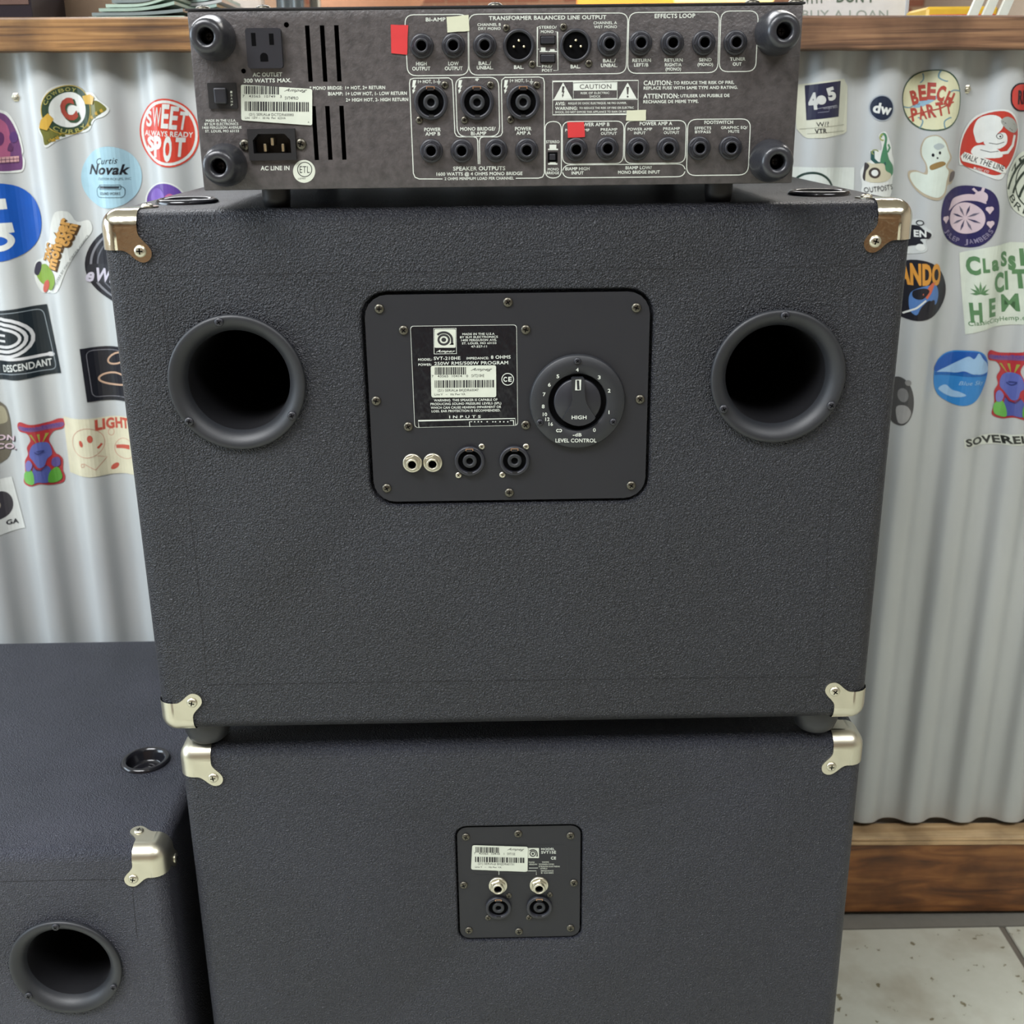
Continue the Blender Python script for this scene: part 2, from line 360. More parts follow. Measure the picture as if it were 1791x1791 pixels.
# far brick wall
far = MB().box(-152, 152, 400.3, 403, 0, 120, M['mortar']).build('wall_far'); tag(far, kind='structure')
bme = [MB().box(-3.85, 3.85, 0, 0.6, -1.12, 1.12, M[k]).mesh('brick', (0, 0, 0), bevel=0.08, seg=1) for k in ('brick', 'brick_pale', 'brick')]
nb = 0; rest = MB()
for r in range(0, 44):
    z = 1.4+r*2.7
    for c in range(-19, 20):
        x = c*8.1+(4.05 if r % 2 else 0)
        if abs(x) > 148: continue
        if 26 <= r <= 33 and -19 <= c <= 19 and nb < 300:
            place('brick', random.choice(bme), far, (x, 399.8+random.uniform(-0.08, 0.08), z)); nb += 1
        else:
            rest.box(x-3.85, x+3.85, 399.8, 400.4, z-1.12, z+1.12, M[random.choice(('brick', 'brick_pale', 'brick'))])
tag(rest.build('bricks_beyond', far), kind='stuff')

# ------------------------------------------------------------------ half wall of corrugated steel (its own, very slightly tilted frame)
WY = 20.0; WU = Vector((1, -0.0112, -0.0092)).normalized(); WN = Vector((-0.0112, -1, 0)).normalized(); WV = WN.cross(WU)*-1
if WV.z < 0: WV = -WV
WO = Vector((0, WY, 0))
def wpt(u, v, h): return WO+WU*u+WV*v+WN*h
class Wall:
    n = WN
    def __init__(s, back=0.0, prof=True): s.back = back; s.prof = prof
    def ab(s, x, y):
        d = ray(x, y); O = WO+WN*s.back; t = (O-CAM).dot(WN)/d.dot(WN); p = CAM+d*t-O; return (p.dot(WU), p.dot(WV))
    def pt(s, a, b, h): return wpt(a, b, s.back+(corr(a) if s.prof else 0)+h)
W0 = Wall()
_a = W0.ab(40, 100)[0]; _b = W0.ab(254, 100)[0]; PER = (_b-_a)/2; PH = W0.ab(144, 100)[0]
AMP = 0.27
def corr(u):
    t = 2*pi*(u-PH)/PER
    return AMP*math.tanh(1.0*sin(t))/math.tanh(1.0)
v_top = W0.ab(900, 88)[1]+0.4; v_bot = W0.ab(1640, 1426)[1]-0.3
vs = []; fs = []; n = int(130/0.09)
for i in range(n+1):
    u = -65+130*i/n
    for v in (v_bot, v_top): vs.append(wpt(u, v, corr(u)))
for i in range(n): fs.append((2*i, 2*i+2, 2*i+3, 2*i+1))
wall = MB().add(vs, fs, M['steel'], True).build('wall_back', origin=(0, WY, v_bot), fix=False); tag(wall, kind='structure')
sw = MB().lathe((0, 0, 0), [(0.2, 0), (0.2, 0.03), (0.13, 0.05)], M['nickel_dull'], seg=6, smooth=False, closed=True).lathe((0, 0, 0), [(0.1, 0.04), (0.1, 0.12), (0.05, 0.15)], M['nickel_dull'], seg=12).mesh('screw', (0, 0, 0))
for x, y in ((24, 170), (1693, 156)):
    a, b = W0.ab(x, y); place('screw', sw, wall, wpt(a, b, corr(a)))
tag(MB().box(-65, 65, 20.6, 24.5, 0, 40.5, M['plaster']).build('wall_back_backing'), kind='structure')
def wbox(mb, u0, u1, v0, v1, h0, h1, m):
    vs = [wpt(u, v, h) for u in (u0, u1) for v in (v0, v1) for h in (h0, h1)]
    return mb.add(vs, [(0, 1, 3, 2), (4, 6, 7, 5), (0, 4, 5, 1), (2, 3, 7, 6), (0, 2, 6, 4), (1, 5, 7, 3)], m)
CF_ = Wall(1.2, False)            # front plane of the trims
zt_ = CF_.ab(900, 28)[1]; zb_ = CF_.ab(900, 88)[1]; us = CF_.ab(860, 50)[0]
ctop = empty('bar_counter', (0, WY, zb_)); tag(ctop, 'long wooden bar counter top along the corrugated steel half wall', 'counter')
wbox(MB(), -65, us-0.02, zb_, zt_, -12, 1.2, M['oak']).build('board', ctop, bevel=0.09, seg=2)
tag(wbox(MB(), us+0.02, 65, zb_, zt_, -12, 1.2, M['oak_shaded']).build('board', ctop, bevel=0.09, seg=2), 'right stretch of the board, coloured darker brown for its lighting')  # same counter wood; the lighting at right is put into its browner colour
zc = CF_.ab(1640, 1467)[1]; zd = CF_.ab(1640, 1480)[1]; ze = CF_.ab(1640, 1606)[1]
tag(wbox(MB(), -65, 65, zc-0.13, zc, -0.3, 1.2, M['pine']).build('trim_1', bevel=0.05, seg=2), kind='structure')
tag(wbox(MB(), -65, 65, zd, zc-0.14, -0.3, 1.12, M['pine']).build('trim_3', bevel=0.05, seg=2), kind='structure')
tag(wbox(MB(), -65, 65, 0.6, zd-0.02, -0.5, 1.0, M['stained']).build('baseboard_back', bevel=0.04, seg=1), kind='structure')

# ------------------------------------------------------------------ small hardware
def screw_mesh(m, dark='void', name='screw'):
    b = MB().lathe((0, 0, 0), [(1, 0), (1, 0.12), (0.9, 0.3), (0.62, 0.44), (0.3, 0.48), (0, 0.49)], M[m], seg=20)
    b.box(-0.5, 0.5, -0.52, -0.3, -0.1, 0.1, M[dark]).box(-0.1, 0.1, -0.52, -0.3, -0.5, 0.5, M[dark])
    return b.mesh(name, (0, 0, 0))
SC_D = screw_mesh('screw'); SC_B = screw_mesh('plastic'); SC_N = screw_mesh('nickel_dull')
def screw(parent, p, r, me=None): return place('screw', me or SC_D, parent, p, r, (0, random.uniform(0, 3), 0))
def px_r(Y, x, y, r): return (onY(x+r, y, Y)[0]-onY(x-r, y, Y)[0])/2
def jack_mesh(metal=None):
    p, b = (M['plastic'], M['plastic']) if not metal else (M[metal], M[metal])
    s = MB().lathe((0, 0, 0), [(1, 0), (1, 0.18), (0.94, 0.26), (0.8, 0.28), (0.72, 0.28)], p, seg=36, cap=False)
    s.lathe((0, 0, 0), [(0.86, 0.25), (0.86, 0.42), (0.8, 0.5), (0.5, 0.52)], p, seg=6, smooth=False, ph=0.4, cap=False)
    s.lathe((0, 0, 0), [(0.62, 0.5), (0.62, 0.8), (0.56, 0.86), (0.44, 0.86), (0.42, 0.8), (0.40, 0.35)], b, seg=28, cap=False)
    s.lathe((0, 0, 0), [(0.405, 0.62), (0.36, 0.25), (0.30, 0.25)], M['void'], seg=20)
    return s.mesh('jack_socket', (0, 0, 0))
JK = jack_mesh(); JKN = jack_mesh('nickel_dull')
def speakon_mesh():
    s = MB().lathe((0, 0, 0), [(1, 0), (1, 0.2), (0.95, 0.26), (0.8, 0.27), (0.76, 0.2), (0.74, -0.3)], M['plastic'], seg=40)
    s.lathe((0, 0, 0), [(0.78, 0.02), (0.3, 0.02)], M['void'], seg=40)
    s.lathe((0, 0, 0), [(0.47, 0), (0.47, 0.16), (0.42, 0.2), (0.24, 0.2), (0.22, 0.14), (0.2, 0.03)], M['dial'], seg=28, cap=False)
    s.lathe((0, 0, 0), [(0.225, 0.1), (0.1, 0.05)], M['void'], seg=20)
    s.box(-0.2, 0.2, -0.275, -0.2, 0.66, 0.84, M['plastic_dark']); s.box(-0.15, 0.15, -0.275, -0.2, -0.84, -0.7, M['plastic_dark'])
    s.box(-0.24, 0.24, -0.3, -0.22, 0.84, 0.89, M['copper']); s.box(-0.25, -0.2, -0.3, -0.22, 0.74, 0.89, M['copper']); s.box(0.2, 0.25, -0.3, -0.22, 0.74, 0.89, M['copper'])
    return s.mesh('speaker_socket', (0, 0, 0))
SPK = speakon_mesh()
def xlr_mesh():
    s = MB().lathe((0, 0, 0), [(1, 0), (1, 0.14), (0.95, 0.2), (0.86, 0.21), (0.8, 0.16), (0.78, -0.2)], M['plastic'], seg=40)
    s.lathe((0, 0, 0), [(0.8, 0.02), (0.3, 0.02)], M['void'], seg=40)
    return s.mesh('microphone_socket', (0, 0, 0))
XLR = xlr_mesh(); PIN = MB().lathe((0, 0, 0), [(1, 0), (1, 2.2), (0.7, 2.8), (0, 3)], M['pin'], seg=10).mesh('pin', (0, 0, 0))

# ------------------------------------------------------------------ loudspeaker cabinets
def carve(o, cutters, bev=0.0):
    for c in cutters:
        md = o.modifiers.new('b', 'BOOLEAN'); md.operation = 'DIFFERENCE'; md.solver = 'EXACT'; md.object = c; md.material_mode = 'TRANSFER'
    if bev:
        md = o.modifiers.new('v', 'BEVEL'); md.width = bev*I; md.segments = 3; md.limit_method = 'ANGLE'; md.angle_limit = radians(50); md.harden_normals = False
    dg = bpy.context.evaluated_depsgraph_get(); dg.update(); me = bpy.data.meshes.new_from_object(o.evaluated_get(dg))
    o.modifiers.clear(); o.data = me
    for c in cutters: bpy.data.objects.remove(c)
    for p in me.polygons: p.use_smooth = True
    me.set_sharp_from_angle(angle=radians(35))
def rbox(name, parent, x0, x1, y0, y1, z0, z1, r, m, seg=6):
    return MB().box(x0, x1, y0, y1, z0, z1, m).build(name, parent, bevel=r, seg=seg)
def corner_mesh(mk, L=1.17, r=0.5, t=0.045):
    """metal corner for the corner at the origin, covering +x, +y(depth), -z sides of it; lobes on three faces"""
    s = MB(); m = M[mk]; N = 8; L = 1.12
    h = [(L, 0.58), (1.15, 0.7), (1.25, 0.84), (1.38, 0.98), (1.47, 1.13), (1.47, 1.28), (1.4, 1.4)]
    h = h+[(b, a) for a, b in h[::-1][1:]]
    P = [(L, 0.5)]+h+[(0.5, L)]; lob = []
    for i in range(1, len(P)-2):
        p0, p1, p2, p3 = (Vector(P[i+k-1]) for k in range(4))
        for q in range(3): e = q/3; v = 0.5*((2*p1)+(-p0+p2)*e+(2*p0-5*p1+4*p2-p3)*e*e+(-p0+3*p1-3*p2+p3)*e**3); lob.append((v.x, v.y))
    lob.append(P[-2]); out = [(r, r), (L, r)]+lob+[(r, L)]
    def face(f):
        k = len(out); vs = [f(a, b, -t) for a, b in out]+[f(a, b, 0.02) for a, b in out]
        s.add(vs, [tuple(range(k))], m); s.add(vs, [(i, (i+1) % k, (i+1) % k+k, i+k) for i in range(1, k-1)], m)
    face(lambda a, b, h: (a, h, -b)); face(lambda a, b, h: (a, b, -h)); face(lambda a, b, h: (h, b, -a))
    R = r+t
    def arc(f):
        vs = []
        for j in range(N+1):
            th = pi/2*j/N; p, q = r-R*cos(th), r-R*sin(th)
            vs += [f(r, p, q), f(L, p, q)]
        s.add(vs, [(2*j, 2*j+1, 2*j+3, 2*j+2) for j in range(N)], m, True)
    arc(lambda a, p, q: (a, p, -q)); arc(lambda a, p, q: (p, q, -a)); arc(lambda a, p, q: (p, a, -q))
    vs = []; idx = {}
    for i in range(N+1):
        for j in range(N+1):
            th, ph = pi/2*i/N, pi/2*j/N
            idx[i, j] = len(vs); vs.append((r-R*cos(th)*cos(ph), r-R*sin(th)*cos(ph), -(r-R*sin(ph))))
    s.add(vs, [(idx[i, j], idx[i+1, j], idx[i+1, j+1], idx[i, j+1]) for i in range(N) for j in range(N)], m, True)
    return s
def corner(parent, X, Y, Z, sx, sz, mk, sme):
    s = corner_mesh(mk); s.v = [(X+sx*x, Y+y, Z+sz*z) for x, y, z in s.v]
    o = s.build('corner_protector', parent, weld=True)
    for p, rt in (((1.15, -0.04, -1.15), (0, random.random()*3, 0)), ((1.15, 1.15, 0.04), (-pi/2, 0, random.random()*3)), ((-0.04, 1.15, -1.15), None)):
        q = (X+sx*p[0], Y+p[1], Z+sz*p[2])
        if rt is None: rt = (0, 0, -pi/2 if sx > 0 else pi/2)
        if p[2] > 0 and sz < 0: rt = (pi/2, 0, 0)
        sc_o = place('screw', sme, o, q, 0.18, rt)
    return o
CUP = [(0.98, -0.02), (0.98, 0.05), (0.93, 0.12), (0.86, 0.15), (0.78, 0.12), (0.72, 0.0), (0.66, -0.3), (0.6, -0.38), (0.22, -0.38), (0.2, -0.33), (0.12, -0.3), (0, -0.29)]
def cyl_cut(x, y, z, r, h, axis, m='void'):
    o = MB().lathe((x, y, z), [(r, -h), (r, 0.6)], M[m], axis=axis, seg=48, closed=True).build('cut'); return o
PORT = [(2.0, -0.02), (2.0, 0.08), (1.98, 0.13), (1.92, 0.16), (1.82, 0.15), (1.7, 0.08), (1.6, -0.02), (1.53, -0.14), (1.49, -0.3), (1.46, -0.6), (1.45, -3.5)]
def port(parent, x, z, Y, R, angs):
    k = R/2.0
    s = MB().lathe((x, Y, z), [(r*k, h) for r, h in PORT[:9]], M['dial'], seg=64)
    s.f.pop(); s.mi.pop(); s.sm.pop()
    s.lathe((x, Y, z), [(PORT[8][0]*k, -0.3), (1.46*k, -0.6), (1.45*k, -5)], M['plastic_dark'], seg=64); s.f.pop(); s.mi.pop(); s.sm.pop()
    o = s.build('port_tube', parent)
    for a in angs: place('screw', SC_B, o, (x+1.83*k*cos(radians(a)), Y-0.17, z+1.83*k*sin(radians(a))), 0.14, (0, a, 0))
    return o
def seam_lines(parent, Y, pts_list):
    s = Flat(step=0.002)
    for P in pts_list: s.stroke(P, 1.0, M['seam'], layer=1)
    c = PlaneY(Y).pt(*onY(*pts_list[0][0], Y), 0)
    return s.build('seam', parent, PlaneY(Y), c, base=0.0)

ZT = 40.5; CH = 17.215
upper = empty('speaker_cabinet', (0, 7, ZT-CH))
tag(upper, 'black tolex speaker cabinet with two ports, topmost of the stacked pair', 'speaker', 'black tolex bass speaker cabinets')
body = rbox('body', upper, -12, 12, 0, 14, ZT-CH, ZT, 0.5, M['tolex'])
# recessed plate
pc = [onY(*q, 0) for q in ((640.5, 514), (1136, 513), (1130, 875), (650, 875.5))]
px0 = (pc[0][0]+pc[3][0])/2; px1 = (pc[1][0]+pc[2][0])/2; pz1 = (pc[0][1]+pc[1][1])/2; pz0 = (pc[2][1]+pc[3][1])/2
hole = MB().prism(rrect(px0-0.1, pz0-0.1, px1+0.1, pz1+0.1, 0.78), -1, 0.32, M['tolex']).build('cut')
pl, pr = (-8.37, 35.36, 2.1), (8.22, 35.3, 2.08)
cuts = [hole]+[cyl_cut(x, 0, z, r*0.85, 6, 'Y-') for x, z, r in (pl, pr)]
cups = [(-10.1, 3.0), (9.9, 3.0)]
cuts += [cyl_cut(x, y, ZT, 0.8, 0.5, 'Z+') for x, y in cups]
carve(body, cuts, 0.09)
for x, y in cups: MB().lathe((x, y, ZT), CUP, M['cup'], axis='Z+', seg=40).build('stacking_cup', upper)
plate = MB().prism(rrect(px0, pz0, px1, pz1, 0.68), 0.06, 0.2, M['plate']).build('connector_plate', upper)
PY = 0.06
for x, y in ((663.4, 540), (888.4, 528.5), (1112.9, 538.3), (658, 701), (1119.3, 698.3), (676.5, 853.7), (890.7, 861.5), (1103.9, 849), (706, 577.5), (919.5, 576.4), (714.2, 746), (919.5, 743.3)):
    X, Z = onY(x, y, PY); screw(plate, (X, PY, Z), 0.15)
def pm(Y, x, y): X, Z = onY(x, y, Y); return (X, Y, Z)
for x, y in ((721.5, 807.8), (757, 807)): tag(place('jack_socket', JKN, upper, pm(PY, x, y+1.5), px_r(PY, x, y, 17)), 'shiny metal jack socket')
for (x, y), sp in (((821.6, 805.5), ((842.5, 781), (802, 831))), ((900, 805), ((920, 781), (878.8, 830.4)))):
    o = place('speaker_socket', SPK, upper, pm(PY, x, y), px_r(PY, x, y, 26.5))
    for q in sp: X, Z = onY(*q, PY); screw(plate, (X, PY, Z), 0.1, SC_N)
port(upper, *pl[:2], 0, pl[2], (100, 217, 328)); port(upper, *pr[:2], 0, pr[2], (88, 210, 332))
# level control
dc = onY(1009.6, 702, PY); dr = px_r(PY, 1009, 700, 84)
s = MB().lathe((dc[0], PY, dc[1]), [(dr, 0), (dr*0.99, 0.1), (dr*0.965, 0.15), (dr*0.62, 0.16), (dr*0.6, 0.12), (dr*0.6, 0.0)], M['dial'], seg=64)
s.lathe((dc[0], PY, dc[1]), [(dr*0.62, 0.02), (0.1, 0.02)], M['void'], seg=48)
dial = s.build('level_dial', upper)
DY = PY-0.16
for x, y in ((1010.2, 631.5), (944.6, 738.9), (1072.6, 737.8)): X, Z = onY(x, y, DY); screw(dial, (X, DY, Z), 0.11, SC_B)
dm = PlaneY(DY)
f = Flat(0.002)
for t, x, y in (('4', 845, 345), ('5', 525, 453), ('6', 385, 592), ('7', 300, 750), ('8', 283, 950), ('3', 1207, 470), ('2', 1370, 690), ('1', 1368, 1045), ('0', 1127, 1338)):
    f.text(t, 920+x/9.426, 610+y/9.426, 4.9 if t != '1' else 1.5, 6.2, M['ink'], 1, bold=0.02)
for t, x, y in (('10', 312, 1080), ('12', 353, 1160), ('16', 408, 1240)): f.text(t, 920+x/9.426, 610+y/9.426, 7.4, 6, M['ink'], 1, bold=0.02)
f.ring(975.6, 753, 2.2, 2.2, 1.5, M['ink'], 1); f.ring(980.0, 753, 2.2, 2.2, 1.5, M['ink'], 1)
f.text('-dB', 1009.5, 760.3, 15.5, 5.8, M['ink'], 1, bold=0.02); f.text('LEVEL CONTROL', 1007.3, 770.3, 71.5, 6.4, M['ink'], 1, bold=0.02)
f.build('lettering', dial, dm, dm.pt(*dc, 0))
KY = PY-0.3
s = MB().lathe((dc[0], PY, dc[1]+0.02), [(dr*0.49, 0.02), (dr*0.49, 0.14), (dr*0.47, 0.17)], M['plastic'], seg=48)
def kp(x, y): return onY(920+x/9.426, 610+y/9.426, KY)
kn = [kp(*q) for q in ((770, 482), (940, 480), (962, 500), (965, 700), (975, 820), (1010, 930), (1145, 1135), (1130, 1165), (1060, 1220), (960, 1262), (870, 1275), (780, 1262), (690, 1225), (620, 1185), (603, 1165), (740, 930), (765, 850), (755, 700), (748, 500))]
s.prism(kn, KY, PY-0.1, M['dial'])
knob = s.build('control_knob', upper)
f = Flat(0.002); f.text('HIGH', 1012.8, 729.9, 26, 6.2, M['ink'], 1, bold=0.02)
f.build('lettering', knob, PlaneY(KY), PlaneY(KY).pt(*dc, 0))
f = Flat(0.002); f.stroke([(1007.6, 664.6), (1014.8, 664.6), (1014.8, 682), (1007.6, 682)], 1.9, M['ink'], 1, True); f.build('pointer_mark', knob, PlaneY(KY), PlaneY(KY).pt(*dc, 0))
# logo drawing shared by labels: white square with a ring-shaped letter
def logo(f, x0, y0, x1, y1, ratio=1):
    wd, h = x1-x0, y1-y0
    f.poly(rrect(x0, y0, x1, y1, wd*0.05), M['label'])
    k = M['black']; f.L += 1; L = f.L; cx, cy = x0+wd*0.44, y0+h*0.57
    f.ring(cx, cy, wd*0.25, h*0.255, wd*0.1, k, L); f.ell(cx, cy, wd*0.115, h*0.115, k, L)
    P = [(x0+wd*0.13, y0+h*0.33)]
    for i in range(15): a = radians(-140+135*i/14); P.append((cx+wd*0.39*cos(a), cy+h*0.40*sin(a)))
    P.append((cx+wd*0.40, y0+h*0.84)); f.stroke(P[1:], wd*0.105, k, L); f.poly([(cx+wd*0.34, y0+h*0.76), (cx+wd*0.47, y0+h*0.76), (cx+wd*0.47, y0+h*0.84), (cx+wd*0.26, y0+h*0.84)], k, L)
def barcode(f, x0, y0, x1, y1, n, seed, slope=0.0, skip=()):
    r = random.Random(seed); f.L += 1; x = x0
    while x < x1:
        wd = (x1-x0)/n*r.choice((0.5, 0.8, 1.3)); 
        if not any(a < x < b for a, b in skip): f.poly([(x, y0+(x-x0)*slope), (x+wd, y0+(x-x0)*slope), (x+wd, y1+(x-x0)*slope), (x, y1+(x-x0)*slope)], M['black'], f.L)
        x += wd+(x1-x0)/n*r.choice((0.5, 0.8))
LY = PlaneY(PY)
f = Flat(0.003); S = lambda x, y: (690+x/7.4625, 560+y/7.4625)
f.poly(rquad([S(205, 75), S(1595, 58), S(1612, 1375), S(262, 1402)], 6), M['ink'])
f.poly(rquad([S(211, 81), S(1589, 64), S(1606, 1369), S(268, 1397)], 6), M['gloss'])
def tx(f, t, x0, x1, y, h, m='ink', bold=0.016, **k): f.text(t, (x0+x1)/2, y, x1-x0, h, M[m], f.LT, bold=bold, **k)
f.L += 1; f.LT = f.L
x0, y0 = S(512, 108); x1, y1 = S(803, 436); f.stroke([(x0, y0), (x1, y0-0.4), (x1+0.8, y1), (x0+0.8, y1+0.5)], 0.8, M['ink'], f.LT, True)
for t, a, b, y, h in (('MADE IN THE U.S.A', 808.6, 865, 583.9, 3.6), ('BY SLM ELECTRONICS', 804.6, 870.7, 589.2, 3.6), ('1400 FERGUSON AVE.', 806.6, 869, 594.6, 3.6), ('ST. LOUIS, MO 63133', 808, 868, 600, 3.6), ('47-327-11', 824, 851.5, 605.8, 3.6),
        ('MODEL:', 731.3, 755.7, 628.6, 4), ('SVT-210HE', 758.6, 805.3, 626.4, 5.6), ('IMPEDANCE:', 816, 854.9, 626.3, 4), ('8 OHMS', 858.6, 893, 624.3, 5.6), ('POWER:', 731.8, 755, 637.6, 4), ('250W RMS/500W PROGRAM', 759.7, 888.8, 634.8, 5.6),
        ('WARNING. THIS SPEAKER IS CAPABLE OF', 759, 870, 699.4, 4), ('PRODUCING SOUND PRESSURE LEVELS (SPL)', 753, 876.7, 705.7, 4), ('WHICH CAN CAUSE HEARING IMPAIRMENT OR', 753.5, 876.5, 712.1, 4), ('LOSS. EAR PROTECTION IS RECOMMENDED.', 755, 875, 718.2, 4), ('I N P U T S', 785.8, 840.8, 728.7, 4.6)):
    tx(f, t, a, b, y, h, slope=-0.014)
tx(f, 'Ampeg', 762.5, 796, 614, 4.2, shear=0.5)
f.stroke([(732.8, 748), (731.6, 735.8), (901, 731.6), (902, 744)], 1.3, M['ink'], f.LT); f.stroke([(821.8, 746.5), (821, 737.6), (826, 737.4)], 1.2, M['ink'], f.LT); f.stroke([(892, 735.4), (898, 735.2), (898.6, 744)], 1.2, M['ink'], f.LT)
for x in (829, 835.5, 841, 851, 861, 865.5, 873.5, 880, 887): f.poly([(x, 736.6), (x+2.2, 736.5), (x+2.2, 738.4), (x, 738.5)], M['ink'], f.LT)
f.ring(888, 663.2, 10.3, 10.3, 1.3, M['ink'], f.LT); f.text('C', 883.6, 663.2, 6.4, 8, M['ink'], f.LT, bold=0.03); f.text('E', 892, 663, 6, 8, M['ink'], f.LT, bold=0.03)
logo(f, 760, 575.6, 796.8, 608)
spec = f.build('specification_label', upper, LY, LY.pt(*onY(810, 660, PY), 0)); tag(spec, 'glossy black printed label with white lettering')
def bar_label(parent, mpz, C4, items, codes, seed, name='barcode_label'):
    f = Flat(0.002); f.poly(rquad(C4, 4), M['label']); f.L += 1; f.LT = f.L
    for t, a, b, y, h, sh in items: tx(f, t, a, b, y, h, 'black', bold=0.006, shear=sh, slope=f_slope)
    for i, (a, b, c, d, n, sk) in enumerate(codes): barcode(f, a, b, c, d, n, seed+i, f_slope, sk)
    cx = sum(q[0] for q in C4)/4; cy = sum(q[1] for q in C4)/4
    return f.build(name, parent, mpz, mpz.pt(*mpz.ab(cx, cy), 0), base=0.03)
f_slope = -0.008
o = bar_label(upper, LY, [(753.4, 639.6), (867.6, 638.4), (868, 694.4), (754.6, 694.9)], [('7   43565  10414   0', 755, 818.7, 657.4, 4, 0), ('Ampeg', 823, 861, 645.4, 4.6, 0.6), ('SVT210HE', 824.7, 847, 656.6, 5, 0), ('(21) SERIAL# BKJDR60047', 766, 837, 682, 4.2, 0), ('Line V   ~   Hz Pwr VA', 760, 814, 689.2, 3.6, 0)],
    [(760.5, 642, 815, 655, 30, ()), (760.5, 664.8, 861.5, 677.8, 46, ())], 3); tag(o, 'pale rounded barcode label')
for X, Z, sx, sz in ((-12, ZT, 1, 1), (12, ZT, -1, 1)): corner(upper, X, 0, Z, sx, sz, 'nickel', SC_N)
for X, Z, sx, sz in ((-12, ZT-CH, 1, -1), (12, ZT-CH, -1, -1)): corner(upper, X, 0, Z, sx, sz, 'nickel_dull', SC_N)
seam_lines(upper, 0, [[(238, 452), (262, 470), (277, 482), (293, 600), (317, 780), (345, 1000), (362, 1192)], [(277, 482), (700, 476), (1330, 468), (1492, 466), (1530, 446)], [(1492, 466), (1482, 560)], [(1455, 860), (1432, 1195)], [(362, 1198), (900, 1190), (1432, 1184)]])
GAP = 0.947
FT = [(0.8, -0.02), (0.8, 0.2), (0.77, 0.45), (0.68, 0.7), (0.55, 0.82), (0.4, 0.87)]
for x, y in ((-10.75, 1.15), (10.6, 1.15), (-10.75, 12.3), (10.6, 12.3)): MB().lathe((x, y, ZT-CH), FT, M['rubber'], axis='Z-', seg=32).build('rubber_foot', upper)

# lower cabinet
X2, Y2 = 0.28, 0.535; Z2 = ZT-CH-GAP
lower = empty('speaker_cabinet', (X2, 8, 0)); tag(lower, 'black tolex speaker cabinet with a small square plate, under the twin-port cabinet', 'speaker', 'black tolex bass speaker cabinets')
b2 = rbox('body', lower, X2-12, X2+12, Y2, Y2+16, 1.0, Z2, 0.5, M['tolex_worn'])
qc = [onY(*q, Y2) for q in ((800, 1449), (1013.5, 1446), (1016, 1640), (804, 1642))]
qx0 = (qc[0][0]+qc[3][0])/2; qx1 = (qc[1][0]+qc[2][0])/2; qz1 = (qc[0][1]+qc[1][1])/2; qz0 = (qc[2][1]+qc[3][1])/2
c1 = MB().prism(rrect(qx0-0.07, qz0-0.07, qx1+0.07, qz1+0.07, 0.42), -1, Y2+0.3, M['tolex_worn']).build('cut')
cp2 = []
carve(b2, [c1]+[cyl_cut(x, y, Z2, 0.8, 0.5, 'Z+') for x, y in cp2], 0.07)
for x, y in cp2: MB().lathe((x, y, Z2), CUP, M['cup'], axis='Z+', seg=32).build('stacking_cup', lower)
QY = Y2+0.07
plate2 = MB().prism(rrect(qx0, qz0, qx1, qz1, 0.36), QY, QY+0.12, M['plate']).build('connector_plate', lower)
for x, y in ((814.8, 1463.6), (906.3, 1458), (997.8, 1461.4), (811, 1547.8), (1003.6, 1544), (820, 1627), (907.5, 1629), (997.8, 1623)): screw(plate2, pm(QY, x, y), 0.15)
for x, y in ((871, 1549.5), (942.6, 1548.8)): tag(place('jack_socket', JKN, lower, pm(QY, x, y-2), px_r(QY, x, y, 16.5)), 'shiny metal jack socket')
for (x, y), sp in (((871.8, 1587), ((890, 1566.6), (853.6, 1605))), ((943.3, 1586), ((961.5, 1565), (925, 1604.7)))):
    place('speaker_socket', SPK, lower, pm(QY, x, y-1), px_r(QY, x, y, 22.5))
    for q in sp: screw(plate2, pm(QY, *q), 0.11)
QM = PlaneY(QY); f = Flat(0.002); U = lambda x, y: (780+x/6.888, 1420+y/6.888)
f.L += 1; f.LT = f.L
f.stroke(rquad([U(305, 395), U(1455, 398), U(1465, 765), U(312, 760)], 11), 0.7, M['dial'], f.LT, True)
x, y = U(1240, 470)
tx(f, 'MODEL', 946.5, 970, 1484.8, 3.6, slope=-0.01); tx(f, 'SVT15E', 946.5, 972.5, 1490.5, 4.6, slope=-0.01); tx(f, 'CE', 963.5, 972.5, 1500.6, 4.6, bold=0.03)
for t, a, b, y in (('WARNING', 948, 960, 1507.6), ('THIS SPEAKER IS CAPABLE', 942, 969, 1511.4), ('OF PRODUCING SOUND PRESSURE', 942, 979, 1515.3), ('LEVELS', 945, 957, 1518.8), ('IMPEDANCE', 946, 968, 1523), ('8 OHMS', 946, 968, 1526.6), ('POWER', 925, 935, 1508), ('400W', 925, 940, 1511.6)): tx(f, t, a, b, y, 2.3, 'label', bold=0.01)
f.stroke([(925, 1518), (941, 1518)], 0.8, M['ink'], f.LT); f.stroke([(870, 1523), (938, 1523), (938, 1530)], 0.8, M['ink'], f.LT); f.stroke([(872.6, 1522), (872.6, 1530)], 0.9, M['ink'], f.LT)
logo(f, 923.5, 1483, 942.7, 1500.5)
tag(f.build('specification_label', lower, QM, QM.pt(*onY(900, 1505, QY), 0)), 'small printed panel in white lettering')
f_slope = 0.02
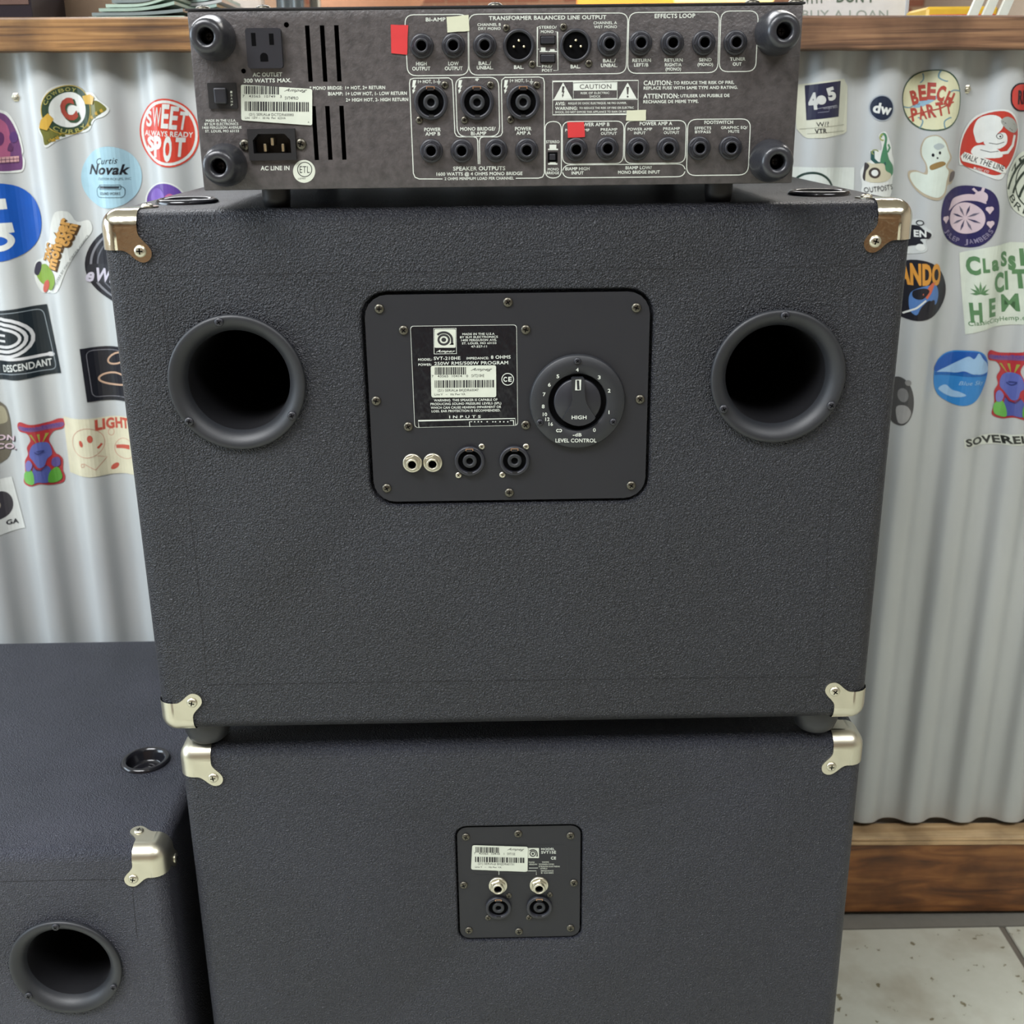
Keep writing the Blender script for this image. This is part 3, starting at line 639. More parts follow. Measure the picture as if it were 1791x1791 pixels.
tag(bar_label(lower, QM, [(826, 1477.3), (923.5, 1480.2), (922.6, 1524), (823.8, 1520)], [('7   43565  10418   1', 829, 882, 1492, 3.6, 0), ('Ampeg', 887, 917, 1484.3, 4, 0.6), ('SVT15E', 887, 901, 1492.6, 4, 0), ('(21) SERIAL# BHJDR60151', 836, 899, 1510, 3.8, 0), ('Line V   ~   Hz Pwr VA', 831, 877, 1515.6, 3, 0)],
    [(832, 1480.4, 878, 1490, 24, ((874, 878),)), (831, 1497.4, 918, 1506.6, 36, ())], 11), 'pale barcode label stuck over the printed panel')
for X, sx in ((X2-12, 1), (X2+12, -1)):
    corner(lower, X, Y2, Z2, sx, 1, 'nickel_dull', SC_N); corner(lower, X, Y2, 1.0, sx, -1, 'nickel_dull', SC_N)
for x in (-9.8, 10.3):
    for y in (2.5, 14.5): MB().lathe((x, y, 1.0), [(0.9, -0.02), (0.85, 0.6), (0.7, 1.0)], M['rubber'], axis='Z-', seg=24).build('rubber_foot', lower)
# left cabinet
Y3 = 0.5; X3 = -12.69; Z3 = 18.23
left = empty('speaker_cabinet', (X3-12, 9, 0)); tag(left, 'low black tolex speaker cabinet at the left edge, beside the stack', 'speaker', 'black tolex bass speaker cabinets')
b3 = rbox('body', left, X3-24, X3, Y3, 18.4, 1.0, Z3, 0.5, M['tolex_dusty'])
q3 = onY(116, 1690, Y3); q4 = (-24.7*1+(-12.69-q3[0])*0-(q3[0]+12.69)*0, q3[1])
mirr = 2*(X3-12)-q3[0]
cx3, cy3 = onZ(255, 1331, Z3)
carve(b3, [cyl_cut(q3[0], Y3, q3[1], 1.77, 6, 'Y-'), cyl_cut(mirr, Y3, q3[1], 1.77, 6, 'Y-'), cyl_cut(cx3, cy3, Z3, 0.8, 0.5, 'Z+')], 0.07)
port(left, q3[0], q3[1], Y3, 2.08, (92, 218, 333)); port(left, mirr, q3[1], Y3, 2.08, (92, 218, 333))
MB().lathe((cx3, cy3, Z3), CUP, M['cup'], axis='Z+', seg=48).build('stacking_cup', left)
corner(left, X3, Y3, Z3, -1, 1, 'nickel_dull', SC_N); corner(left, X3-24, Y3, Z3, 1, 1, 'nickel_dull', SC_N)
seam_lines(left, Y3, [[(0, 1542), (205, 1538), (236, 1548)], [(232, 1560), (240, 1640)]])
for x in (X3-2, X3-22):
    for y in (3, 15): MB().lathe((x, y, 1.0), [(0.9, -0.02), (0.85, 0.6), (0.7, 1.0)], M['rubber'], axis='Z-', seg=24).build('rubber_foot', left)


# ------------------------------------------------------------------ amplifier
AY = -0.1233; AX, AW, AH = -0.27464, 17.04164, 4.77512; AZ = ZT+0.55
amp = empty('bass_amplifier', (AX, 6, AZ-0.55)); tag(amp, 'grey rack amplifier with rows of black sockets, lying on the upper speaker cabinet', 'amplifier')
x0, x1 = AX-AW/2, AX+AW/2
chas = rbox('chassis', amp, x0, x1, AY, 13.2, AZ, AZ+AH, 0.05, M['panel'], 2)
cuts = []
AP = PlaneY(AY)
vx = []
for (tx_, ty_), (bx_, by_) in (((537.4, 44.6), (543, 143)), ((562.7, 44.3), (569.4, 143)), ((587.8, 44), (594, 142.6)), ((548.6, 185.6), (553.8, 280)), ((572.3, 185.3), (578, 279.6)), ((597, 185), (602.5, 279.4))):
    a = onY(tx_, ty_, AY); b = onY(bx_, by_, AY); X = (a[0]+b[0])/2; cuts.append(MB().box(X-0.062, X+0.062, AY-1, AY+0.6, b[1], a[1], M['void']).build('cut'))
for px_, py_, r_ in ((501, 43.4, 0.07), (426, 124.3, 0.065)): X, Z = onY(px_, py_, AY); cuts.append(cyl_cut(X, AY, Z, r_, 0.4, 'Y-'))
iec0 = onY(437.5, 280.6, AY); iec1 = onY(516, 224.5, AY)
cuts.append(MB().box(iec0[0]+0.1, iec1[0]-0.1, AY-1, AY+0.5, iec0[1]+0.1, iec1[1]-0.1, M['void']).build('cut'))
carve(chas, cuts)
MB().box(x0-0.05, x1+0.05, AY-0.03, 13.25, AZ+AH, AZ+AH+0.06, M['cover']).build('top_cover', amp, bevel=0.02, seg=1)
zt = AZ+AH+0.06
for x, y in ((457, 12), (866, 8), (1320, 6), (350, 15), (1396, 8)):
    X = onY(x, y, AY)[0]; place('screw', SC_D, amp, (X, 0.2, zt-0.01), 0.21, (-pi/2, 0, 0))
for x in (-6.9, 6.3):
    for y in (0.9, 12): MB().lathe((x, y, AZ), [(0.42, -0.02), (0.42, 0.3), (0.38, 0.55)], M['plastic_dark'], axis='Z-', seg=24).build('rubber_foot', amp)
for x, y in ((375, 67), (396, 288.5), (1357, 58), (1346, 281)):
    X, Z = onY(x, y, AY)
    b = MB().lathe((X, AY, Z), [(0.6, 0), (0.6, 0.14), (0.57, 0.4), (0.51, 0.75), (0.46, 0.95), (0.4, 1.05), (0.3, 1.07), (0.23, 1.05), (0.21, 0.98), (0.2, 0.6)], M['foot'], seg=44, cap=False).lathe((X, AY, Z), [(0.22, 0.62), (0.05, 0.6)], M['void'], seg=24)
    o = b.build('rubber_bumper', amp); place('screw', SC_B, o, (X, AY-0.6, Z), 0.13)
PJ = px_r(AY, 1000, 80, 20.5)
for i, (x, y) in enumerate(((736, 80.6), (792, 80), (847.6, 80), (1068, 77), (1123.8, 75.5), (1180, 75.5), (1236, 75), (1292, 74.6), (753, 263.7), (807, 263.7), (867.8, 263), (922, 262.7), (1009.5, 261.4), (1064.7, 259.8), (1119, 259.8), (1172.6, 259.8), (1227.7, 259), (1283.3, 258.4))):
    X, Z = onY(x, y, AY); k = 0.985; X = AX+(X-AX)*k
    place('jack_socket', JK, amp, (X, AY, Z), PJ, (0, 0.25+0.35*(i % 3), 0))
for x, y in ((907.5, 80), (1006.8, 79.6)):
    X, Z = onY(x, y, AY); o = place('microphone_socket', XLR, amp, (X, AY, Z), 0.44)
    for dx, dz in ((0, 0.3), (-0.32, -0.06), (0.32, -0.06)): link('pin', PIN, o, (X+dx, AY-0.0, Z+dz)).scale = (0.09, 0.09, 0.09)
for x, y in ((754, 179), (834.5, 179), (915, 178.7)): place('speaker_socket', SPK, amp, pm(AY, x, y), 0.475)
for x, y in ((885.4, 48.8), (930.8, 112), (985.5, 47), (1029.7, 110.8), (778, 148.5), (733.5, 210), (858, 148.5), (812.6, 210), (939, 148.5), (893, 209)): screw(amp, pm(AY, x, y), 0.105)
for x, y in ((428.5, 253.3), (526.3, 252)): screw(amp, pm(AY, x, y), 0.16)
def pxbox(x0, y0, x1, y1, Y=AY): a = onY(x0, y1, Y); b = onY(x1, y0, Y); return a[0], b[0], a[1], b[1]
for q in ((945, 62.5, 971.5, 78), (945, 94.5, 971.5, 110)):
    a, b, c, d = pxbox(*q); o = MB().box(a, b, AY-0.02, AY+0.05, c, d, M['void']).build('push_button', amp)
    MB().box(a+0.02, b-0.02, AY-0.1, AY, c+0.02, d-0.02, M['plastic']).build('cap', o, bevel=0.02, seg=2)
a, b, c, d = pxbox(958, 266, 975, 283)
s = MB(); s.box(a, b, AY-0.02, AY+0.02, c, d, M['void']); o = s.build('push_button', amp)
for e in ((a, a+0.025, c, d), (b-0.025, b, c, d), (a, b, c, c+0.025), (a, b, d-0.025, d)): pass
MB().box(a+0.05, b-0.06, AY-0.06, AY, c+0.05, d-0.05, M['plastic']).build('cap', o, bevel=0.02, seg=2)
# mains outlet
oc = [onY(*q, AY) for q in ((427, 50), (496, 49), (499.5, 119.5), (434.5, 120))]
ox0, ox1, oz0, oz1 = oc[3][0]+0.02, oc[2][0]-0.04, oc[2][1], oc[0][1]
o = MB().prism(rrect(ox0, oz0, ox1, oz1, 0.08), AY-0.17, AY, M['plastic']).build('mains_outlet', amp)
OY = AY-0.17; s = MB()
for q in ((440.5, 57.5, 446.5, 80.5), (471.5, 58.5, 478, 78.5)): a, b, c, d = pxbox(*q, OY); s.box(a, b, OY-0.004, OY+0.01, c, d, M['void'])
s.build('slot', o)
gx, gz = onY(462, 101, OY)
MB().prism([(gx-0.11, gz-0.1), (gx+0.11, gz-0.1)]+[(gx+0.11*cos(pi*k/8), gz+0.02+0.11*sin(pi*k/8)) for k in range(9)], OY-0.004, OY+0.01, M['void']).build('ground_hole', o)
# breaker
a, b, c, d = pxbox(367, 144.5, 413, 190.5); o = MB().prism(rrect(a, c, b, d, 0.03), AY-0.06, AY, M['plastic_dark']).build('circuit_breaker', amp)
a, b, c, d = pxbox(377, 152, 396, 183, AY-0.06); MB().box(a, b, AY-0.2, AY-0.05, c+0.02, d-0.02, M['plastic']).build('button', o, bevel=0.04, seg=2)
f = Flat(0.002)
for i, ch in enumerate('15AMP'): f.text(ch, 404.5+i*0.3, 161+i*5.6, 3.4, 3.6, M['label'], 1)
f.build('lettering', o, PlaneY(AY-0.06), (b+0.1, AY-0.06, c))
# mains inlet: square shell, six-sided cavity with three blades
a, b, c, d = iec0[0], iec1[0], iec0[1], iec1[1]
def inlet_ring():
    s = MB(); O = [(a, c), (b, c), (b, d), (a, d)]; e = 0.14
    N_ = [(a+e, c+e+0.05), (b-e, c+e+0.05), (b-e, d-e-0.17), (b-e-0.16, d-e), (a+e+0.16, d-e), (a+e, d-e-0.17)]
    y = AY-0.1
    vs = [(x, y, z) for x, z in O]+[(x, y, z) for x, z in N_]+[(x, AY, z) for x, z in O]+[(x, AY+0.4, z) for x, z in N_]
    s.add(vs, [(0, 1, 5, 4), (1, 2, 6, 5), (2, 7, 6), (2, 3, 8, 7), (3, 9, 8), (3, 0, 4, 9), (0, 1, 11, 10), (1, 2, 12, 11), (2, 3, 13, 12), (3, 0, 10, 13)]+[(4+i, 4+(i+1) % 6, 14+(i+1) % 6, 14+i) for i in range(6)]+[(14, 15, 16, 17, 18, 19)], M['plastic_dark']); return s
o = inlet_ring().build('mains_inlet', amp)
for x, y in ((476, 247), (463.5, 258), (495, 258)): X, Z = onY(x, y, AY); MB().box(X-0.04, X+0.04, AY-0.02, AY+0.38, Z-0.12, Z+0.1, M['pin']).build('blade', o, bevel=0.015, seg=1)
# printed legend
f = Flat(0.0015); K = M['ink']; lw = 1.5
def frame(x0, y0, x1, y1, r=9, dx0=0, dx1=0): f.stroke(rquad([(x0, y0), (x1, y0-(x1-x0)*0.0085), (x1+dx1, y1-(x1-x0)*0.0105), (x0+dx0, y1)], r*2), lw, K, 1, True)
frame(707.8, 26, 818.5, 132.5, 8, 5, 1); frame(819.5, 25, 1098.5, 131.5, 8, 1, -3.5); frame(1100, 22, 1258.5, 128.5, 8, -2.5, -3.5); frame(1261, 19.5, 1326.5, 125.5, 8, -3.5, -5)
frame(796.5, 135.8, 872, 239, 8, 3.5, 2)
f.stroke([(792, 150), (795.5, 232), (799, 238), (803, 239.4), (828, 239.4), (833.5, 241), (835.5, 246), (836.5, 287)], lw, K, 1)
f.stroke([(792, 150), (790.5, 140), (785, 136.2), (724, 136.8), (717.5, 139), (716.3, 146), (723, 303), (726, 310), (733, 313), (774, 313)], lw, K, 1)
f.stroke([(877, 150), (878.6, 232), (876, 237), (870, 239.4), (846, 239.4), (840.5, 241), (838.6, 246), (839.3, 287)], lw, K, 1)
f.stroke([(877, 150), (877.6, 140), (883, 135.4), (943, 134.6), (950, 137), (952, 144), (952, 303), (949, 309.4), (942, 311.5), (902, 311.8)], lw, K, 1)
frame(953.2, 212.6, 981.8, 311.5, 7, 0.2, 0); frame(983.6, 212.6, 1091.5, 287, 7, 0, -1.5); frame(1093.2, 211.5, 1200.5, 286, 7, -1, -2.2); frame(983.8, 288.5, 1198.8, 311.2, 7, 0, -0.5); frame(1203, 208.8, 1312.8, 307, 8, -2.5, -4.5)
f.stroke([(966.6, 142.4), (1116.4, 140.6), (1115.8, 199.6), (966.6, 200.8)], lw, K, 1, True)
f.stroke([(967, 174.8), (1116, 173.6)], lw, K, 1)
f.stroke([(1002.8, 144.4), (1079.6, 143.6), (1079.4, 172.6), (1002.8, 173.4)], 1.2, K, 1, True)
f.poly([(1003, 144.5), (1079.6, 143.7), (1079.6, 157.8), (1003, 158.4)], K, 1)
f.text('CAUTION', 1041.5, 151.2, 55, 8, M['panel'], 3, bold=0, slope=-0.01)
for xs in ((968.6, 1001, 984.8), (1081.2, 1113.8, 1097.7)): f.poly([(xs[0], 174), (xs[1], 173.4), (xs[2], 144.4)], K, 1)
def bolt(x, y, w, h, m, L): f.poly([(x-w*.3, y-h*.5), (x+w*.5, y-h*.5), (x+w*.15, y-h*.08), (x+w*.5, y-h*.1), (x-w*0.02, y+h*.25), (x+w*.3, y+h*.22), (x-w*.3, y+h*.5), (x-w*.45, y+h*.18), (x-w*.2, y+h*.22), (x-w*.1, y+h*0.02), (x-w*.5, y+h*.04)], m, L)
bolt(985, 161, 5, 20, M['panel'], 3)
f.poly([(1095.5, 152), (1100, 152), (1098.8, 165), (1096.6, 165)], M['panel'], 3); f.ell(1097.7, 169, 1.7, 1.7, M['panel'], 3)
for x in (724.5, 804.8, 885): bolt(x, 152, 7.5, 24, K, 1)
for x in (767.5, 929.5): f.stroke([(x, 138), (x, 143)], 1.1, K, 1); f.stroke([(x-3.4, 143), (x+3.4, 143)], 1.1, K, 1); f.stroke([(x-2.2, 145), (x+2.2, 145)], 1, K, 1); f.stroke([(x-1, 147), (x+1, 147)], 1, K, 1)
# switch drawings
for q in ((946, 83, 954, 89), (944, 89, 958, 91), (962, 86, 970, 89), (959, 89, 974, 91), (961, 253, 973, 260), (958.5, 260, 976, 262.6), (961.5, 283.5, 972, 285.5), (958.5, 285.5, 975, 288)): f.poly([(q[0], q[1]), (q[2], q[1]), (q[2], q[3]), (q[0], q[3])], K, 1)
f.stroke([(943, 47), (940, 47.3), (939.4, 116), (946, 116.3)], 1.1, K, 1); f.stroke([(971, 55.6), (975, 55.6), (975.8, 123), (968, 123.4)], 1.1, K, 1); f.stroke([(939.6, 86), (943, 86)], 1, K, 1); f.stroke([(973, 86), (976, 86)], 1, K, 1)
T_ = """BI-AMP|744.7|779|34|6.5
TRANSFORMER BALANCED LINE OUTPUT|855|1060.5|30.8|6.8
CHANNEL B|835|876|43|4.8
DRY MONO|836.6|875.6|50|4.8
STEREO/|943|973.5|47.6|4.8
MONO|946|968|55.4|4.8
HIGH|727.7|746.4|111.4|6.2
OUTPUT|721|752.6|119.9|6.2
LOW|784|802.4|111|6.2
OUTPUT|778|809|119.5|6.2
BAL./|837|859|110.5|6
UNBAL.|834|862.5|118.2|6
BAL.|899|916|117.3|6.2
PRE/|948|966|115.8|4.8
POST|948|966|123|4.8
BAL.|998|1015|116.3|6.2
CHANNEL A|1038|1079|39.9|4.8
WET MONO|1039|1079|46.9|4.8
BAL./|1054.6|1077|106|6
UNBAL.|1051|1080|114.2|6
EFFECTS LOOP|1145|1216|27.7|7.4
RETURN|1106|1138.3|105.5|5.6
LEFT/B|1109|1134|113.5|5.6
RETURN|1162|1194|105|5.6
RIGHT/A|1163|1192|113.1|5.6
(MONO)|1164|1191|120.8|5.2
SEND|1222.8|1244.6|104.4|5.6
(MONO)|1220|1247|112.6|5.2
TUNER|1276.7|1303.7|103.2|5.6
OUT|1281.6|1297|112|5.6
CAUTION:|1125.7|1175.4|144.9|8
TO REDUCE THE RISK OF FIRE,|1178|1283.8|144.4|5.2
REPLACE FUSE WITH SAME TYPE AND RATING.|1125.7|1290.3|153.4|5.2
ATTENTION:|1125|1187.6|167.9|8
UTILISER UN FUSIBLE DE|1190|1275.8|167.2|5.2
RECHANGE DE MEME TYPE.|1125|1221.8|177.5|5.2
RISK OF ELECTRIC|1015.7|1065.7|162.6|3.8
SHOCK|1031|1050.6|168.6|3.8
AVIS:|971|988.6|181.2|5.8
RISQUE DE CHOC ELECTRIQUE. NE PAS OUVRIR.|994|1096|180.4|3.6
WARNING:|971|1010|189.4|5.4
TO REDUCE THE RISK OF FIRE OR ELECTRIC|1013|1108.5|188.6|3.6
SHOCK, DO NOT EXPOSE THIS APPLIANCE TO RAIN OR MOISTURE.|971|1112|195.6|3.6
STEREO|955|978.5|248|4.6
MONO|958|977|296|4.6
BRIDGE|956|978|302.4|4.6
POWER AMP B|1009|1066|217.6|6
POWER AMP|988.6|1031|227.6|4.8
PREAMP|1050.6|1079.8|226.5|4.8
OUTPUT|1051|1078.5|233.3|4.8
POWER AMP A|1118.8|1175.8|216|6
POWER AMP|1097.7|1140.5|225.8|4.8
INPUT|1109|1129|232.5|4.8
PREAMP|1160|1189|225|4.8
OUTPUT|1161|1188|231.9|4.8
FOOTSWITCH|1232|1282|213.8|5.6
EFFECTS|1215|1243.8|224|4.8
BYPASS|1215.6|1243|230.6|4.8
GRAPHIC EQ/|1261|1307.4|223|4.8
MUTE|1274|1293|229.8|4.8
BIAMP HIGH|988.6|1031|295|5.4
INPUT|999.6|1020.7|302.5|5.4
BIAMP LOW/|1094|1140|293.2|5.4
MONO BRIDGE INPUT|1081|1154|301|5.4
1+ HOT, 1-|731|763|142.6|5.6
*|831|838|141|8
1+ HOT, 1-|892|924.5|140.9|5.6
POWER|742|771|226.4|6
AMP B|744|770|234|6
MONO BRIDGE/|804.8|866.7|225.3|6
BI-AMP|823.6|850.4|233.2|6
POWER|900.7|929.7|225|6
AMP A|903|928|232.5|6
SPEAKER OUTPUTS|792.5|883.7|294.5|6.8
1600 WATTS @ 4 OHMS MONO BRIDGE|763.4|913.8|303.8|5.6
2 OHMS MINIMUM LOAD PER CHANNEL|777.6|898.5|312|4.8
AC OUTLET|442|493.5|130.3|6.8
300 WATTS MAX.|426.6|509.4|140.7|6.8
* MONO BRIDGE:|541.6|599|153.8|5.8
1+ HOT, 2+ RETURN|604|673.6|153.2|5.8
BIAMP:|574|599.7|163.8|5.8
1+ LOW HOT, 1- LOW RETURN|605|711.6|163.4|5.8
2+ HIGH HOT, 2- HIGH RETURN|605|714|174.2|5.8
MADE IN THE U.S.A.|360|413|210.8|4.4
BY SLM ELECTRONICS|358|416.8|216.8|4.4
1400 FERGUSON AVENUE|354|422.6|223|4.4
ST. LOUIS, MO 63133|359|418|229.2|4.4
AC LINE IN|456|506.4|293.9|7.4"""
for ln in T_.split('\n'):
    t, a, b, y, h = ln.split('|'); a, b, y, h = map(float, (a, b, y, h)); f.text(t, (a+b)/2, y, b-a, h, K, 1, bold=0.022 if h > 5 else 0.016, slope=-0.009)
tag(f.build('printed_legend', amp, AP, AP.pt(AX, AZ+AH/2, 0)), 'white printed legends and frames')
f_slope = 0.012
tag(bar_label(amp, AP, [(421.6, 148), (546.3, 155.6), (546.4, 219.4), (422.4, 210.3)], [('7   43565  10749   3', 424.5, 493, 168.5, 4.4, 0), ('Ampeg', 497, 538, 157.6, 5.2, 0.6), ('SVT4PRO', 498.6, 522, 171.6, 5.6, 0), ('(21) SERIAL# DCTDR60080', 436, 514, 200.4, 4.6, 0), ('Line  120V ~   60 Hz  Pwr  625VA', 429, 500, 206.2, 3.8, 0), ('A', 538.6, 541.4, 213.6, 3, 0)],
    [(427.5, 150.4, 489, 164.6, 30, ()), (428.6, 177.4, 540, 194, 46, ())], 21), 'pale barcode label')
f = Flat(0.002); f.ell(532, 299.7, 19.4, 20, M['label']); f.L += 1
f.ring(533, 296.4, 12.4, 12.6, 1.4, M['black'], 2); f.text('ETL', 533, 296.4, 17.5, 12, M['black'], 2, bold=0.0); f.text('LISTED', 528, 312.3, 13, 2.6, M['black'], 2, slope=-0.05)
tag(f.build('round_label', amp, AP, AP.pt(*onY(532, 300, AY), 0)), 'small round pale label')
def tape(q, mk, lab):
    P = []
    for i in range(4):
        a, b = q[i], q[(i+1) % 4]
        for k in range(4): t = k/4; j = random.uniform(-0.35, 0.35) if k else 0; P.append((a[0]+(b[0]-a[0])*t+j, a[1]+(b[1]-a[1])*t+j))
    pts = [onY(x, y, AY-0.02) for x, y in P]; tag(MB().prism(pts, AY-0.024, AY-0.004, M[mk]).build('tape', amp), lab)
tape([(683.4, 43), (714, 44), (712, 95.7), (684.6, 93)], 'tape_red', 'larger red tape square'); tape([(780.8, 29.7), (819.6, 26), (821, 54), (782.5, 57)], 'tape_beige', 'larger pale tape square')
tape([(992, 213.7), (1021.3, 213.3), (1023, 239.5), (993.4, 241)], 'tape_red', 'smaller red tape square'); tape([(1096.7, 193), (1130, 192), (1129.3, 211), (1095, 211)], 'tape_beige', 'smaller pale tape square')

# ------------------------------------------------------------------ stickers on the steel (flat print, following the corrugation)
def sticker(f, label):
    cx = sum(v[0] for v in f.v)/len(f.v); cy = sum(v[1] for v in f.v)/len(f.v); a, b = W0.ab(cx, cy)
    o = f.build('sticker', None, W0, wpt(a, b, corr(a)), cuts=PER/16, base=0.02)
    tag(o, label, 'sticker', 'stickers on the corrugated steel wall'); return o
def F(): return Flat(0.006)
fc = flatcol
WH = fc(206, 210, 206); INK = fc(28, 30, 38)
# skull
f = F(); f.poly(blob([(-60, 200), (-25, 188), (2, 193), (15, 203), (28, 228), (37, 262), (35, 272), (40, 280), (38, 296), (30, 302), (0, 302), (-50, 296)]), WH)
f.poly(blob([(-58, 204), (-25, 192), (0, 197), (12, 206), (25, 230), (33, 258), (34, 266), (36, 282), (35, 295), (28, 298), (0, 299), (-48, 292)]), fc(104, 62, 110))
f.poly(blob([(-50, 215), (-20, 200), (5, 212), (14, 232), (16, 262), (12, 280), (-20, 284), (-50, 270)]), fc(166, 84, 120)); f.ell(1, 243, 6, 12, fc(96, 48, 96)); f.ell(21, 240, 7, 10, fc(84, 54, 112)); f.poly(blob([(15, 250), (20, 258), (18, 264), (12, 263)]), fc(92, 50, 92))
f.poly([(-20, 276), (30, 273), (30, 283), (-20, 286)], fc(196, 150, 150)); f.L += 1
for i in range(9): f.stroke([(-18+i*5.6, 275), (-17.5+i*5.6, 286)], 0.8, fc(96, 48, 80), f.L)
f.stroke([(-20, 281), (31, 278)], 1, fc(96, 48, 80), f.L); sticker(f, 'purple and pink human skull sticker at the left edge')
# round letter badge with ribbons
f = F(); f.poly(blob([(78, 205), (76, 180), (86, 158), (104, 148), (124, 148), (142, 160), (165, 163), (176, 175), (194, 190), (186, 203), (168, 210), (155, 228), (128, 235), (104, 245), (84, 258), (78, 240), (71, 225)]), WH)
f.poly(blob([(73, 222), (80, 206), (100, 214), (128, 226), (154, 208), (160, 184), (172, 176), (190, 190), (178, 200), (164, 210), (150, 226), (126, 231), (104, 240), (84, 254), (79, 238)]), fc(104, 104, 44))
r_ = random.Random(5); f.L += 1
for i in range(16):
    x, y = (86+i*2.6, 244-i*1.6+r_.uniform(-5, 5)) if i < 9 else (150+(i-9)*4.6, 216-(i-9)*4+r_.uniform(-5, 5)); f.poly([(x, y), (x+4, y-3), (x+7, y+3), (x+2, y+4)], fc(176, 140, 44) if i % 2 else fc(78, 84, 36), f.L)
f.ell(118, 192, 42.5, 43.5, fc(188, 160, 60)); f.ell(118, 192, 41, 42, fc(44, 66, 48)); f.ell(119, 192, 31, 32, fc(60, 84, 62)); f.ell(119, 192, 30, 31, WH)
f.poly([(142, 168), (160, 165), (168, 170), (165, 183), (148, 182)], fc(196, 156, 56)); f.poly([(76, 210), (88, 198), (97, 208), (87, 228), (73, 224)], fc(196, 156, 56))
f.arctext('COWBOY', 118, 192, 36, 6.5, fc(164, 160, 84), radians(-168), radians(-68)); f.arctext('CURRY', 120, 193, 37, 7, fc(164, 160, 84), radians(130), radians(42), inward=True)
f.text('C', 121, 194, 26, 38, fc(44, 76, 50), rot=-0.32, bold=0.05); f.text('C', 118, 191, 24, 36, fc(156, 62, 48), rot=-0.32, bold=0.05)
sticker(f, 'green round badge sticker with a red letter C and yellow ribbons')
# SWEET SPOT
f = F(); RD = fc(208, 60, 44); f.ell(294, 232.5, 52, 60.5, RD, rot=-0.25); f.ell(294, 232.5, 49, 57.5, WH, rot=-0.25); f.ell(294, 232.5, 44.5, 52.5, RD, rot=-0.25); f.L += 1; L = f.L
for i, (ch, x, y, h) in enumerate((('S', 261, 207, 26), ('W', 277, 204, 34), ('E', 292, 203, 40), ('E', 306, 206, 38), ('T', 320, 211, 30))): f.text(ch, x, y, 12.5 if ch != 'W' else 15.5, h, WH, L, bold=0.03 if ch != 'W' else 0.0, rot=0.03*i)
for i, (ch, x, y, h) in enumerate((('S', 264, 251, 24), ('P', 278, 256, 34), ('O', 296, 260, 40), ('T', 316, 257, 30))): f.text(ch, x, y, 14.5, h, WH, L, bold=0.05, rot=0.02*i)
f.text('ALWAYS READY', 293.5, 234, 84, 9, WH, L, bold=0.02, rot=0.05); sticker(f, 'round red and white ringed sticker filled with stretched block capitals')
# light blue round
f = F(); f.ell(192, 310, 53.5, 54, fc(152, 192, 208)); f.L += 1; L = f.L; f.text('Curtis', 189, 281, 38, 11, INK, L, rot=-0.05, shear=0.35, bold=0.0); f.text('Novak', 190, 296, 72, 17, INK, L, rot=0.0, shear=0.25, bold=0.03)
f.text('CUSTOM PICKUPS, INC', 201, 312.5, 54, 4.2, fc(70, 90, 100), L, bold=0.0); f.stroke(rrect(170, 326, 220, 345, 7), 1.1, fc(60, 84, 96), L, True); f.stroke(rrect(175, 323, 214, 331, 3), 1, fc(60, 84, 96), L, True); f.poly([(177, 325), (211, 325), (211, 329.5), (177, 329.5)], fc(50, 60, 70), L); f.text('SOUND WORKS', 195, 338, 36, 5, INK, L, bold=0.01)
sticker(f, 'light blue round sticker with cursive black writing and a line drawing')
f = F(); f.ell(289, 352, 37.5, 34, WH); f.ell(289, 352, 35, 31.5, fc(92, 62, 150)); f.ell(276, 345, 14, 16, fc(116, 84, 176)); f.poly(blob([(290, 345), (300, 338), (312, 346), (318, 356), (296, 352)]), fc(176, 84, 130)); sticker(f, 'violet round sticker half hidden behind the upper cabinet corner')
# blue disc
f = F(); f.ell(-4, 388.5, 76, 68.5, fc(14, 80, 178)); f.L += 1; L = f.L; f.poly([(-40, 346), (12, 347), (15, 365), (-10, 367), (-10, 380), (-40, 380)], WH, L); f.poly([(-40, 390), (22, 389), (26, 406), (-6, 409), (-40, 409)], WH, L)
f.ring(2, 421, 20, 13, 10, WH, L, a0=-2.2, a1=2.4); sticker(f, 'large plain blue disc sticker with white lettering at the left edge')
# orange lettering with green figure
f = F(); f.poly(blob([(100, 371), (120, 370), (133, 388), (152, 386), (158, 404), (140, 430), (120, 470), (104, 508), (86, 512), (70, 512), (58, 490), (57, 466), (62, 456), (76, 448), (80, 424), (90, 418), (92, 396)]), WH)
f.L += 1; L = f.L; OR = fc(206, 152, 76); BR = fc(84, 60, 34)
for dx, dy, mm in ((1.3, 1.3, BR), (0, 0, OR)):
    f.L += 1
    for t, x, y, wd, h, ro in (('ZMC', 86, 441, 34, 12, -1.27), ('monster', 103, 425, 92, 18, -1.29), ('com', 121, 410, 40, 14, -1.22)): f.text(t, x+dx, y+dy, wd+(mm is BR)*2, h+(mm is BR)*3, mm, f.L, rot=ro, bold=0.09 if mm is BR else 0.055)
f.poly(blob([(60, 478), (66, 466), (78, 462), (88, 468), (97, 480), (98, 498), (88, 508), (76, 500), (66, 492)]), fc(124, 160, 58)); f.poly(blob([(57, 478), (60, 462), (68, 458), (70, 468), (64, 482)]), fc(52, 50, 66)); f.poly(blob([(76, 494), (84, 490), (86, 500), (78, 512), (73, 508)]), fc(190, 80, 66))
f.text('MONSTERS BY MAIL ORDER COMICS', 122, 460, 112, 3.6, fc(90, 94, 94), rot=-1.02, bold=0.0); sticker(f, 'cut-out sticker with orange brown vertical lettering above a green shape')
